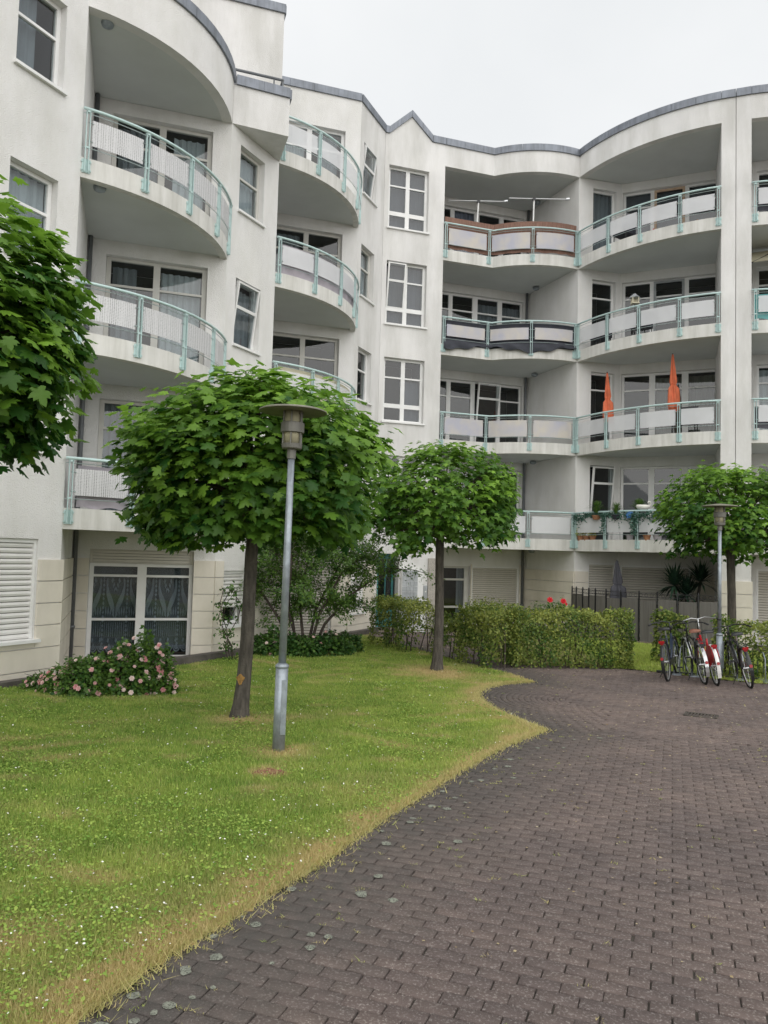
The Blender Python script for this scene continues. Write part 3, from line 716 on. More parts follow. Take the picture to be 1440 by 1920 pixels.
q = MB(); PH2.holed(q, .93, 1.79, S(4) + .22, S(4) + 2.5, [(1.0, 1.72, S(4) + .3, S(4) + 2.43)], -.129, -.10); part('door_frame', q, M['oakframe'], B)
q = MB(); PH2.holed(q, .93, 1.79, S(3) + .22, S(3) + 2.5, [(1.0, 1.72, S(3) + .3, S(3) + 2.43)], -.129, -.10); part('door_frame', q, M['bluegrey'], B)
shutter(B, PH1, .45, 1.36, -2.1, -.05, m='shutterg', pitch=.07, sill=False); shutter(B, PH2, .05, 2.0, -2.1, -.10, m='shutterg', pitch=.07, sill=False)
frH = arc(CO, PR, .43); reH = [PR + PIN * 2.45, H2 - HD * .15, H1]
reH = [PR + PIN * 2.62, H1 + WD * .12]
for k in (1, 2, 3, 4): balcony(B, frH, reH, k, [.02, .29, .52, .77, .985], 'panel', inset=.07)
q = MB(); q.prism(offset(frH, -.2) + reH, 11.506, 11.75); part('roof_soffit', q, M['soffit'], B)
fascia(B, frH, 11.491, TOP, .2, 'render2'); coping(B, frH, TOP)
px, py, _ = PH2.p(2.78, 0, .07); pipe(B, px, py, -2.1, 11.5)
def pier(bld, a, b, rows=True):
    d = PIN * 2.7
    q = MB(); q.prism([a, b, b + d, a + d], BASE, TOP); w = part('pier', q, M['render2'], bld)
    for k in range(6):
        zb = -.41 - .33 * k; za = max(zb - .314, BASE)
        e = PIN * -.035; a_, b_ = a + e, b + e
        q = MB(); q.prism([a_ - (PD * .03 if rows else PD * 0), b_ + (PD * 0 if rows else PD * .03), b + PIN * .9 + (PD * 0 if rows else PD * .03), a + PIN * .9 - (PD * .03 if rows else PD * 0)], za, zb)
        part('base_panel', q, M['base'], w)
pier(B, PR, PM - PD * .007)
coping(B, [PR, PM - PD * .004], TOP, seg=.36)
# flat roof closing the block
q = MB(); q.prism([DLp - VD * 6, ER - NO * .35 + WD * .1, FS - NO * .4, F0 + VD * .2 + WD * .4, FK + WD * .4, CO + WD * .4, PR + PIN * .45, PM + PIN * .45, PM + PIN * 9, DLp + WD * 9], 12.02, 12.1); part('flat_roof', q, M['terrace'], B)
q = MB()
for a, b in ((PM + PIN * 9, PM + PIN * 2.7), (DLp + WD * 9, PM + PIN * 9), (DLp - VD * 6, DLp + WD * 9), (CRt - VD * 7, DLp - VD * 6), (P(-3.2) - VD * 5, CRt - VD * 7), (P(-3.2), P(-3.2) - VD * 5)):
    e = V2((b - a).y, -(b - a).x).normalized() * .3
    q.prism([a, b, b + e, a + e] if True else [], BASE, 12.0 if a.y > 13.5 or b.y > 15 else 8.9)
part('back_wall', q, M['render2'], B)

# entrance under wall F
wl = MB(); PF.box(wl, -.02, .13, -2.14, .05, -.62, -.58); PF.holed(wl, .13, .64, -2.14, .05, [], -1.3, -1.2); part('entrance_lining', wl, M['darkpanel'], B)
q = MB(); PF.holed(q, .10, .62, -2.12, .04, [(.17, .37, -1.5, -.1), (.42, .57, -1.35, -.1)], -.52, -.45); dr = part('entrance_door', q, M['teal'], B)
for u0, u1, z0, z1 in ((.17, .37, -1.5, -.1), (.42, .57, -1.35, -.1)):
    q = MB(); PF.box(q, u0, u1, z0, z1, -.49, -.48); part('pane', q, M['glass'], dr)
q = MB(); PF.tube if 0 else q.tube([PF.p(.395, -1.6, -.40), PF.p(.395, -.6, -.40)], .014, 6); PF.box(q, .44, .54, -1.12, -1.0, -.45, -.43); part('door_handle', q, M['dark'], dr)
q = MB(); PF.box(q, -.02, .10, -2.14, -1.86, -.40, -.30); part('door_plinth', q, M['teal'], dr)
q = MB(); PF.box(q, -.018, .098, -1.855, .04, -.40, -.34); part('side_light', q, M['darkpanel'], dr)
q = MB(); PF.box(q, 1.50, 1.735, BASE, -.05, .002, .05); part('granite_pillar', q, M['granite'], B)
# letterboxes and bell panel
lb = thing('letterbox_unit', 'steel letterbox unit with white side panel beside the teal entrance door', 'letterboxes', PF.p(.97, -1.75, .1))
q = MB(); PF.box(q, .68, 1.33, -1.78, -.36, .003, .12); part('cabinet', q, M['white'], lb)
for r in range(9):
    for c in range(4):
        u = .70 + c * .115; z = -1.75 + r * .15
        q = MB(); PF.box(q, u, u + .105, z, z + .138, .122, .14); PF.box(q, u + .012, u + .093, z + .098, z + .118, .141, .146); part('letterbox', q, M['letter'], lb)
bp = MB(); PF.box(bp, 1.38, 1.49, -1.18, -.83, .003, .03); bell = thing('bell_panel', 'small grey steel bell panel on the wall right of the letterboxes', 'intercom', PF.p(1.43, -1.2, .02)); part('plate', bp, M['letter'], bell)
bp = MB(); bp.lathe([(.022, 0), (.022, .012)], (0, 0, 0), 10); me = bp.mesh('button', M['ceramic']); part('button', me, None, bell, basis=Matrix.Translation(PF.p(1.435, -1.0, .031)) @ Matrix.Rotation(PF.rz, 4, 'Z') @ Matrix.Rotation(R_(90), 4, 'X'))

# ------------------------------------------------------------------ neighbouring building right of the expansion joint
N = thing('neighbour_building', 'adjoining white building right of the expansion joint, cut by the picture edge', 'building', (11.0, 21.0, -2.1))
pier(N, PM + PD * .007, PR2, rows=False)
coping(N, [PM + PD * .004, PR2], TOP, seg=.36)
ID_ = V2(math.cos(R_(6)), math.sin(R_(6))); IE = PR2 + ID_ * 4.2; frI = arc(PR2, IE, .43)
RD = V2(math.cos(R_(-17.6)), math.sin(R_(-17.6))); RA = PR2 + PIN * 2.4; RB = RA + RD * 3.0
RC = IE + V2(.3, .05); reI = [RC, RB, RA]
PI1 = Plane(RA, RB); 
hI = [(.35, 2.75, S(k) + .2, S(k) + 2.53) for k in (1, 2, 3, 4)] + [(.35, 2.6, -2.1, -.1)]
wall(N, PI1, -.1, 3.0, BASE, 11.5, hI); PI2 = Plane(RB, IE); wall(N, PI2, 0, PI2.L, BASE, 11.5)
for k in (1, 2, 3, 4):
    z1 = S(k) + 2.53
    window(N, PI1, .35, 2.75, S(k) + .2, z1, [(.43, 1.1), (1.25, 1.92), (2.05, 2.68)], (z1 - .5,), sill=False, fm='white', curtain=[('netcurtain', .4, 1.9, S(k) + .3, z1 - .1)] if k == 2 else None)
    balcony(N, frI, reI, k, [.02, .29, .52, .77, .985], 'panel', inset=.07)
shutter(N, PI1, .35, 2.6, -2.1, -.1, m='shutterg', pitch=.07, sill=False)
q = MB(); q.prism(offset(frI, -.2) + reI, 11.505, 11.75); part('roof_soffit', q, M['soffit'], N)
fascia(N, frI, 11.49, TOP, .2, 'render2'); coping(N, frI, TOP)
px, py, _ = PI1.p(.12, 0, .07); pipe(N, px, py, -2.1, 11.5)
q = MB(); q.prism([IE, IE + V2(4, -1.2), IE + V2(6, 6), RB + V2(0, 6), RB, ], BASE, TOP); part('wall', q, M['render2'], N)
q = MB(); q.prism([PM + PD * .02 + PIN * .45, PR2 + PIN * .45, IE + PIN * .4, IE + V2(0, 8), PM + PIN * 9 + PD * .02], 12.02, 12.1); part('flat_roof', q, M['terrace'], N)

# ------------------------------------------------------------------ ground, lawn, paving
LAWN = [(-1.06, 2.78), (-.92, 3.16), (-.65, 3.71), (-.31, 4.45), (.06, 5.35), (.65, 6.64), (1.23, 7.83), (1.85, 8.8), (1.72, 9.25), (1.58, 9.8), (1.45, 10.5),
        (1.39, 11.1), (1.45, 11.8), (1.68, 12.6), (2.05, 13.1), (2.62, 13.44), (2.40, 14.2), (1.72, 15.42), (.98, 17.2), (.12, 19.3), (-.35, 20.6),
        (-.9, 19.6), (-13, -3.4), (-3.3, -3), (-2.1, 0)]
LP = np.array(LAWN)
RL = np.array([(2.45, 15.6), (4.9, 15.35), (5.4, 14.95), (6.2, 14.3), (7.0, 13.8), (8.6, 12.9), (11, 12), (14, 15), (9.5, 19.0), (8.4, 19.4), (7.6, 20.05), (6.6, 20.9), (5.7, 22.2), (4.6, 24.8), (2.3, 24.2), (1.9, 20)])
def inside(poly, x, y):
    x = np.asarray(x); y = np.asarray(y); r = np.zeros(x.shape, bool); n = len(poly); j = n - 1
    for i in range(n):
        xi, yi = poly[i]; xj, yj = poly[j]
        c = ((yi > y) != (yj > y)) & (x < (xj - xi) * (y - yi) / (yj - yi + 1e-12) + xi); r ^= c; j = i
    return r
def edge_dist(poly, x, y, lo=0, hi=None):
    d = np.full(np.shape(x), 1e9)
    for i in range(lo, (hi if hi is not None else len(poly) - 1)):
        a = poly[i]; b = poly[i + 1]; e = b - a; l2 = (e ** 2).sum()
        t = np.clip(((x - a[0]) * e[0] + (y - a[1]) * e[1]) / l2, 0, 1)
        d = np.minimum(d, np.hypot(x - a[0] - t * e[0], y - a[1] - t * e[1]))
    return d
gzv = lambda y: -1.62 - .48 * np.clip((np.asarray(y) - 2) / 11, 0, 1)
def sheet(name, poly, dz, m, step=.1, attrs=None, bbox=None, label=None):
    x0, y0 = poly.min(0); x1, y1 = poly.max(0)
    if bbox: x0, y0, x1, y1 = max(x0, bbox[0]), max(y0, bbox[1]), min(x1, bbox[2]), min(y1, bbox[3])
    xs = np.arange(x0, x1 + step, step); ys = np.arange(y0, y1 + step, step); X, Y = np.meshgrid(xs, ys)
    ok = inside(poly, X[:-1, :-1] + step / 2, Y[:-1, :-1] + step / 2)
    idx = np.arange(X.size).reshape(X.shape)
    F = np.stack([idx[:-1, :-1], idx[:-1, 1:], idx[1:, 1:], idx[1:, :-1]], -1)[ok]
    us, inv = np.unique(F, return_inverse=True); V = np.stack([X.ravel(), Y.ravel(), gzv(Y.ravel()) + dz], 1)[us]
    me = np_mesh(name, V, inv.reshape(F.shape), m, attrs(V) if attrs else None); o = bpy.data.objects.new(name, me); link(o); o['kind'] = 'structure'; return o
# far ground, all the way to the horizon
q = MB(); ys = [-300, -60, -20, -5, 2, 13, 22, 60, 300]
for a, b in zip(ys, ys[1:]): q.add([(-300, a, gz(a) - .09), (300, a, gz(a) - .09), (300, b, gz(b) - .09), (-300, b, gz(b) - .09)], [(0, 1, 2, 3)])
o = part('ground', q, M['soil']); o['kind'] = 'structure'
def dry_at(x, y):
    d = edge_dist(LP, x, y, 0, 16); n = np.sin(x * 2.1 + 1.3 * np.sin(y * 1.7)) * np.sin(y * 1.9 + x * .8)
    n2 = np.sin(x * 5.3 + 2 * np.sin(y * 4.1)) * np.sin(y * 6.1 - x * 2.3)
    n3 = np.sin(x * 3.7 + 2.2 * np.sin(y * 2.9 + 1)) * np.sin(y * 4.6 + 1.7 * np.sin(x * 3.1)); v = .55 * np.clip(n3 - .45, 0, 1) * 1.6 + .85 * np.exp(-(d / (.11 + .08 * np.sin(x * 2.7 + y * 1.9) * np.sin(y * 3.3))) ** 1.3) + .18 * np.exp(-(d / .7) ** 2) + .26 * np.clip(n, 0, 1) ** 1.5 + .12 * n2
    for cx, cy, r in ((-1.5, 8.95, .42), (1.04, 14.25, .75), (-.92, 7.25, .28), (-.88, 6.43, .14)): v += 1.0 * np.exp(-(np.hypot(x - cx, y - cy) / r) ** 2)
    v += .30 * np.exp(-((y - 3.3) / 1.1) ** 2) * (x > -3)
    return np.clip(v, 0, 1)
lawn = sheet('lawn', LP, .002, M['turf'], .09, lambda V: {'dry': dry_at(V[:, 0], V[:, 1])}, (-7.5, -3, 3, 21))
rl = sheet('lawn', RL, .002, M['turf'], .12, lambda V: {'dry': np.full(len(V), .08)})
PV = np.array([(-4.5, -4), (12, -4), (12, 12.2), (8.6, 12.85), (7.0, 13.75), (6.2, 14.25), (5.4, 14.9), (4.9, 15.3), (2.45, 15.55), (1.95, 20), (2.2, 22.0), (-.3, 21.2), (-.35, 20.6), (.12, 19.3), (.98, 17.2), (1.3, 12), (-1.5, 2.5)])
pv = sheet('pavement', PV, -.013, M['joint'], .25)
# paving bricks
def brick_mat():
    m = mat('paving_brick', (.155, .122, .110), .82, .16, 5, bump=.9, bscale=170, spec=.35)
    t = m.node_tree; b = t.nodes['Principled BSDF']; l = b.inputs['Base Color'].links[0].from_socket
    co = t.nodes.new('ShaderNodeNewGeometry')
    n = t.nodes.new('ShaderNodeTexNoise'); n.inputs['Scale'].default_value = 85; n.inputs['Detail'].default_value = 4; n.inputs['Roughness'].default_value = .7
    t.links.new(co.outputs['Position'], n.inputs['Vector'])
    r = t.nodes.new('ShaderNodeValToRGB'); r.color_ramp.elements[0].position = .53; r.color_ramp.elements[1].position = .68
    r.color_ramp.elements[0].color = (0, 0, 0, 1); r.color_ramp.elements[1].color = (.9, .9, .9, 1); t.links.new(n.outputs[0], r.inputs[0])
    x = t.nodes.new('ShaderNodeMix'); x.data_type = 'RGBA'; x.inputs[7].default_value = (.40, .36, .33, 1)
    t.links.new(r.outputs[0], x.inputs[0]); t.links.new(l, x.inputs[6])
    a = t.nodes.new('ShaderNodeAttribute'); a.attribute_name = 'tint'
    r2 = t.nodes.new('ShaderNodeValToRGB'); r2.color_ramp.elements[0].color = (.92, .915, .925, 1); r2.color_ramp.elements[1].color = (1.08, 1.06, 1.04, 1); t.links.new(a.outputs['Fac'], r2.inputs[0])
    y = t.nodes.new('ShaderNodeMix'); y.data_type = 'RGBA'; y.blend_type = 'MULTIPLY'; y.inputs[0].default_value = 1
    t.links.new(x.outputs[2], y.inputs[6]); t.links.new(r2.outputs[0], y.inputs[7])
    n3 = t.nodes.new('ShaderNodeTexNoise'); n3.inputs['Scale'].default_value = .8; n3.inputs['Detail'].default_value = 5
    t.links.new(co.outputs['Position'], n3.inputs['Vector'])
    r3 = t.nodes.new('ShaderNodeValToRGB'); r3.color_ramp.elements[0].position = .35; r3.color_ramp.elements[1].position = .65
    r3.color_ramp.elements[0].color = (.78, .78, .80, 1); r3.color_ramp.elements[1].color = (1.08, 1.05, 1.03, 1); t.links.new(n3.outputs[0], r3.inputs[0])
    z = t.nodes.new('ShaderNodeMix'); z.data_type = 'RGBA'; z.blend_type = 'MULTIPLY'; z.inputs[0].default_value = 1
    t.links.new(y.outputs[2], z.inputs[6]); t.links.new(r3.outputs[0], z.inputs[7]); out = z.outputs[2]
    a2 = t.nodes.new('ShaderNodeAttribute'); a2.attribute_name = 'moss'
    n4 = t.nodes.new('ShaderNodeTexNoise'); n4.inputs['Scale'].default_value = 14; n4.inputs['Detail'].default_value = 5; t.links.new(co.outputs['Position'], n4.inputs['Vector'])
    mt = t.nodes.new('ShaderNodeMath'); mt.operation = 'MULTIPLY_ADD'; mt.inputs[1].default_value = .9; mt.inputs[2].default_value = .25; t.links.new(n4.outputs[0], mt.inputs[0])
    m2 = t.nodes.new('ShaderNodeMath'); m2.operation = 'MULTIPLY'; m2.use_clamp = True; t.links.new(a2.outputs['Fac'], m2.inputs[0]); t.links.new(mt.outputs[0], m2.inputs[1])
    w = t.nodes.new('ShaderNodeMix'); w.data_type = 'RGBA'; w.inputs[7].default_value = (.075, .071, .064, 1)
    t.links.new(m2.outputs[0], w.inputs[0]); t.links.new(out, w.inputs[6]); t.links.new(w.outputs[2], b.inputs['Base Color'])
    return m
M['brick'] = brick_mat()
bl = []                                                        # x, y, rotation
ZA, ZB = np.array([1.85, 8.8]), np.array([4.09, 8.22]); zd = ZB - ZA
near = lambda x, y: (x - ZA[0]) * zd[1] - (y - ZA[1]) * zd[0] > 0      # camera side of the change of bond
FC = np.array([3.45, 11.2])
def fan(x, y):
    dx, dy = x - FC[0], (y - FC[1]) * .88; r = np.hypot(dx, dy); an = np.abs(np.arctan2(dy, -dx)); return (r < 2.75) & (r > .75) & (an < 1.15)
def grid(rot, bx, by, keep, ox=0., oy=0.):
    c, s = math.cos(rot), math.sin(rot); n = 215
    j = np.arange(-n, n); i = np.arange(-n // 2, n // 2 + 50); I, J = np.meshgrid(i, j)
    U = (I + .5 * (J % 2)) * bx; Vv = J * by; U = U + RNG.normal(0, .002, U.shape); x = ox + c * U - s * Vv; y = oy + s * U + c * Vv
    k = keep(x, y); return [(a, b, rot) for a, b in zip(x[k], y[k])]
vis = lambda x, y: (y > 2.0) & (np.abs(x - .02 * y) < .56 * y + 1.6) & inside(PV, x, y) & ~inside(LP, x, y)
bl += grid(R_(-20.5), .165, .084, lambda x, y: vis(x, y) & near(x, y), 1, 5)
bl += grid(R_(24), .165, .084, lambda x, y: vis(x, y) & ~near(x, y) & ~fan(x, y), 3, 11)
for r in np.arange(.80, 2.75, .084):
    for a in np.arange(math.pi - 1.3, math.pi + 1.3, .165 / r):
        a += .082 / r * (round(r / .084) % 2); x = FC[0] + r * math.cos(a); y = FC[1] + r * math.sin(a) / .88
        if vis(np.array(x), np.array(y)) and not near(x, y) and fan(np.array(x), np.array(y)): bl.append((x, y, math.atan2(math.cos(a) / .88, -math.sin(a))))
bl = np.array(bl); dE = edge_dist(LP, bl[:, 0], bl[:, 1], 0, 19); moss = np.clip(1.15 - dE / .95, 0, 1)
_hx, _hy, _ch, _bd = .0795, .0391, .003, .05
BV = np.array([(sx * _hx, sy * _hy, -_bd) for sx, sy in ((-1, -1), (1, -1), (1, 1), (-1, 1))] + [(sx * _hx, sy * _hy, -_ch) for sx, sy in ((-1, -1), (1, -1), (1, 1), (-1, 1))]
              + [(sx * (_hx - _ch), sy * (_hy - _ch), 0) for sx, sy in ((-1, -1), (1, -1), (1, 1), (-1, 1))])
BF = np.array([(8, 9, 10, 11)] + [(4 + i, 4 + (i + 1) % 4, 8 + (i + 1) % 4, 8 + i) for i in range(4)] + [(i, (i + 1) % 4, 4 + (i + 1) % 4, 4 + i) for i in range(4)])
order = np.argsort(np.hypot(bl[:, 0], bl[:, 1]) + 100 * ((bl[:, 1] < 2.55) | (np.abs(bl[:, 0]) > .53 * bl[:, 1])))
big, rest = order[:300], order[300:]
variants = [np_mesh('brick', BV, BF, M['brick'], {'tint': np.full(12, t), 'moss': np.full(12, ms)}) for t in (.1, .35, .6, .9) for ms in (0, .35, .7, 1)]
zt = lambda y: gz(y) + RNG.normal(0, .0015)
for i in big:
    x, y, r = bl[i]; v_ = variants[4 * RNG.integers(4) + int(min(3, moss[i] * 3.99))]
    part('brick', v_, None, pv, basis=Matrix.Translation((x, y, zt(y))) @ Matrix.Rotation(r + RNG.normal(0, .006), 4, 'Z') @ Matrix.Rotation(RNG.normal(0, .006), 4, 'X') @ Matrix.Rotation(RNG.normal(0, .005), 4, 'Y'))
n = len(rest); c = np.cos(bl[rest, 2] + RNG.normal(0, .008, n)); s = np.sin(bl[rest, 2]); L = BV[None]
tx = RNG.normal(0, .005, n); ty = RNG.normal(0, .006, n)
VX = bl[rest, 0][:, None] + c[:, None] * L[..., 0] - s[:, None] * L[..., 1]; VY = bl[rest, 1][:, None] + s[:, None] * L[..., 0] + c[:, None] * L[..., 1]
VZ = gzv(bl[rest, 1])[:, None] + L[..., 2] + (RNG.normal(0, .0016, n)[:, None] + tx[:, None] * L[..., 0] + ty[:, None] * L[..., 1]) - .0436 * (VY - bl[rest, 1][:, None]) * (VY < 13)
me = np_mesh('bricks', np.stack([VX, VY, VZ], -1).reshape(-1, 3), (BF[None] + 12 * np.arange(n)[:, None, None]).reshape(-1, 4), M['brick'],
             {'tint': np.repeat(RNG.random(n), 12), 'moss': np.repeat(moss[rest], 12)})
part('bricks', me, None, pv, kind='stuff')
# lichen rosettes on the bricks near the lawn
q = MB(); k = 0
while k < 44:
    t = RNG.random(); i = int(t * 7); p = LP[i] + (LP[i + 1] - LP[i]) * RNG.random(); x, y = p + np.array([.83, -.5]) * abs(RNG.normal(0, .32)) + np.array([.04, -.02])
    if y < 2.5: continue
    r = RNG.uniform(.010, .034); m_ = 11; z = gz(y) + .0055; ph = RNG.random(m_) * .35 + .8
    q.add([(x + r * ph[a] * math.cos(6.283 * a / m_), y + r * ph[a] * math.sin(6.283 * a / m_), z) for a in range(m_)] + [(x + r * .8 * ph[a] * math.cos(6.283 * a / m_), y + r * .8 * ph[a] * math.sin(6.283 * a / m_), z + .002) for a in range(m_)],
          [(a, (a + 1) % m_, m_ + (a + 1) % m_, m_ + a) for a in range(m_)] + [tuple(range(m_, 2 * m_))]); k += 1
o = part('lichen', q, M['lichen']); tag(o, 'pale round lichen patches on the dark bricks along the lawn edge', 'lichen', kind='stuff')
# iron drain grate
gr = thing('drain_grate', 'small rusty iron drain grate set in the brick paving', 'drain', (4.2, 10.2, gz(10.2)), R_(-28))
q = MB(); q.box((0, 0, .004), (.34, .03, .02)); 
q = MB()
for e in ((0, -.12, .40, .03), (0, .12, .40, .03), (-.19, 0, .03, .27), (.19, 0, .03, .27)): q.box((e[0], e[1], .004), (e[2], e[3], .02))
part('frame', q, M['steelgrate'], gr, local=True)
me = MB(); me.box((0, 0, 0), (.018, .21, .016)); me = me.mesh('bar', M['steelgrate'])
for i in range(9): part('bar', me, None, gr, local=True, basis=Matrix.Translation((-.16 + .04 * i, 0, .004)))
# kerb along the foot of the building
KB = [P(-3.2) + NO * .22, P(3.72) + NO * .22, P(5.4) + NO * .22, P(9.1) + NO * .22, P(10.75) + NO * .22]
q = MB(); q.band(KB, offset(KB, -.2), -2.35, [-1.90, -1.98, -1.99, -2.0, -1.99]); o = part('kerb', q, M['kerb']); o['kind'] = 'structure'
q = MB(); q.prism([A0 + NO * .015, CL + NO * .015, CL + WD * .2, BLp + WD * .2, A0 + WD * 2.5 - VD * .2], -2.2, -2.075); q.prism([CRt + NO * .015, ER + NO * .015, ER + WD * .2, DLp + WD * .2], -2.2, -2.08)
q.prism([FS + NO * .1, FS - WD * .35, F0 + VD * .75 - WD * .35, F0 + VD * .75 + WD * 1.2, F0 - VD * .1 + WD * 1.2], -2.2, -2.035)
o = part('terrace_floor', q, M['terrace']); o['kind'] = 'structure'

# ------------------------------------------------------------------ grass
def frustum(x, y, m=.5): return (y > 2.2) & (x > -.55 * y - m) & (x < .62 * y + m)
def off_building(x, y): return (x - A0.x) * NO.x + (y - A0.y) * NO.y > .24
def blades(n, samp, hmin, hmax, wscale, name, label, dryf, lean=.5):
    x, y = samp(n); n = len(x); d = np.hypot(x, y)
    h = RNG.uniform(hmin, hmax, n) * (1 + .25 * RNG.normal(0, 1, n).clip(-1, 2)); w = wscale * (.0010 + .00042 * d) * RNG.uniform(.7, 1.3, n)
    a = RNG.uniform(0, 2 * np.pi, n); b = RNG.uniform(0, 2 * np.pi, n); le = np.abs(RNG.normal(0, lean, n)) * h
    z = gzv(y); V = np.zeros((n, 3, 3)); ca, sa = np.cos(a), np.sin(a)
    V[:, 0] = np.stack([x - ca * w, y - sa * w, z], 1); V[:, 1] = np.stack([x + ca * w, y + sa * w, z], 1)
    V[:, 2] = np.stack([x + np.cos(b) * le, y + np.sin(b) * le, z + h], 1)
    F = 3 * np.arange(n)[:, None] + np.array([[0, 1, 2]])
    dr = np.clip(dryf(x, y) + RNG.normal(0, .16, n), 0, 1); patch = .5 + .3 * np.sin(x * 3.1 + 2 * np.sin(y * 2.3)) * np.sin(y * 3.7 + x) + .3 * np.sin(x * 7.7 + 3 * np.sin(y * 3.9)) * np.sin(y * 8.3 - 2 * np.sin(x * 4.4))
    tint = np.clip(.12 + .45 * patch + .05 * (x + 2) + RNG.normal(0, .2, n), 0, 1)  # darker to the left: shade near the building painted into the tint
    me = np_mesh(name, V.reshape(-1, 3), F, M['grass'], {'tint': np.repeat(tint, 3), 'dry': np.repeat(dr, 3)})
    o = bpy.data.objects.new(name, me); link(o); return tag(o, label, 'grass', kind='stuff')
def lawn_samp(n):
    y = 2.3 + (RNG.random(int(n * 2.6)) ** 2.1) * 17.5; x = RNG.uniform(-1, 1, len(y)) * (.62 * y + .6) + .02 * y
    jx = RNG.normal(0, .03, len(y)); k = inside(LP, x + jx, y + jx) & frustum(x, y) & off_building(x, y); return x[k][:n], y[k][:n]
blades(820000, lawn_samp, .016, .040, 1., 'grass', 'short mown green grass with dry straw-coloured patches on the sloping lawn', dry_at)
def edge_samp(n):
    i = RNG.integers(0, 15, n); t = RNG.random(n)[:, None]; p = LP[i] * (1 - t) + LP[i + 1] * t + RNG.normal(0, 1, (n, 2)) * (.024 + .035 * (RNG.random((n, 1)) < .25)); k = p[:, 1] > 2.3; return p[k, 0], p[k, 1]
blades(30000, edge_samp, .012, .032, 1., 'dry_grass', 'straw-yellow dry grass fringe where the lawn meets the paving', lambda x, y: np.full(len(x), .72), 1.3)
def rl_samp(n):
    x = RNG.uniform(2, 9, n * 2); y = RNG.uniform(13, 21, n * 2); k = inside(RL, x, y) & ((x > 4.6)); return x[k][:n], y[k][:n]
blades(40000, rl_samp, .03, .06, 1.2, 'grass', 'strip of brighter grass between the hedge and the patio fence', lambda x, y: np.zeros(len(x)))
# clover, daisies, weeds in the joints, fallen leaves
def bits(n, samp, size, m, tint, name, label, cat, dz=(.0, .05), tilt=.5, kind='stuff', sides=4):
    x, y = samp(n); n = len(x); z = gzv(y) + RNG.uniform(*dz, n); r = RNG.uniform(.6, 1.3, n) * size * (.8 + .06 * np.hypot(x, y)); a0 = RNG.uniform(0, 6.28, n)
    V = np.zeros((n, sides, 3)); tx, ty = RNG.normal(0, tilt, n), RNG.normal(0, tilt, n)
    for k in range(sides):
        a = a0 + 6.2832 * k / sides; rr = r * RNG.uniform(.7, 1.1, n); dx, dy = rr * np.cos(a), rr * np.sin(a); V[:, k] = np.stack([x + dx, y + dy, z + dx * tx + dy * ty], 1)
    me = np_mesh(name, V.reshape(-1, 3), sides * np.arange(n)[:, None] + np.arange(sides)[None], m, {'tint': np.repeat(np.clip(RNG.normal(*tint, n), 0, 1), sides), 'dry': np.zeros(n * sides)})
    o = bpy.data.objects.new(name, me); link(o); return tag(o, label, cat, kind=kind)
def clump_samp(n):
    cx, cy = lawn_samp(260); i = RNG.integers(0, len(cx), n); x = cx[i] + RNG.normal(0, .16, n); y = cy[i] + RNG.normal(0, .16, n); k = inside(LP, x, y) & off_building(x, y); return x[k], y[k]
bits(42000, clump_samp, .0075, M['grass'], (.35, .22), 'clover', 'low clover leaves growing through the lawn', 'clover', (.015, .045), .35, sides=5)
bits(1500, lawn_samp, .0052, M['white_petal'], (.5, .1), 'daisies', 'small white daisies dotted over the lawn', 'daisies', (.035, .06), .3, sides=6)
def joint_samp(n):
    i = RNG.integers(0, len(bl), n * 6); p = bl[i]; wgt = np.clip(.10 + .9 * moss[i] ** 1.5, 0, 1) * np.clip(1.15 - p[:, 1] / 10, .06, 1); k = RNG.random(len(i)) < wgt; p = p[k][:n]; m_ = len(p)
    u = RNG.uniform(-.08, .08, m_); side = RNG.random(m_) < .7; du = np.where(side, u, np.sign(u) * .0825); dv = np.where(side, np.sign(RNG.normal(0, 1, m_)) * .042, u * .4)
    return p[:, 0] + np.cos(p[:, 2]) * du - np.sin(p[:, 2]) * dv, p[:, 1] + np.sin(p[:, 2]) * du + np.cos(p[:, 2]) * dv
def weed_samp(n):
    x, y = joint_samp(n // 9); x = np.repeat(x, 9) + RNG.normal(0, .014, len(x) * 9); y = np.repeat(y, 9) + RNG.normal(0, .009, len(y) * 9); return x, y
blades(6500, weed_samp, .004, .013, .8, 'joint_weeds', 'tiny tufts of yellow-green moss and grass in the paving joints', lambda x, y: .5 + .4 * np.sin(x * 9) * np.sin(y * 7), 1.6)
def pave_samp(n):
    i = RNG.integers(0, len(bl), n * 4); p = bl[i]; k = (RNG.random(len(i)) < np.clip((p[:, 1] - 2) / 9, .04, 1)); p = p[k][:n]; return p[:, 0] + RNG.normal(0, .05, len(p)), p[:, 1] + RNG.normal(0, .05, len(p))
M['litter'] = foliage('fallen_leaf', (.22, .14, .05), (.62, .55, .36), .1, .8)
bits(1500, pave_samp, .0085, M['litter'], (.5, .3), 'fallen_leaves', 'small pale fallen leaves and petals scattered over the brick paving', 'leaves', (.004, .012), .1, sides=4)
q = MB(); m_ = 14; cx, cy = -.88, 6.43; ph = RNG.random(m_) * .5 + .7
q.add([(cx + .15 * ph[a] * math.cos(6.283 * a / m_), cy + .12 * ph[a] * math.sin(6.283 * a / m_), gz(cy) + .004) for a in range(m_)] + [(cx + .1 * ph[a] * math.cos(6.283 * a / m_), cy + .08 * ph[a] * math.sin(6.283 * a / m_), gz(cy) + .03 * ph[a]) for a in range(m_)],
      [(a, (a + 1) % m_, m_ + (a + 1) % m_, m_ + a) for a in range(m_)] + [tuple(range(m_, 2 * m_))])
tag(part('bare_earth', q, M['earth'], smooth=True), 'small bare patch of red-brown earth in the lawn before the lamp post', 'earth', kind='stuff')

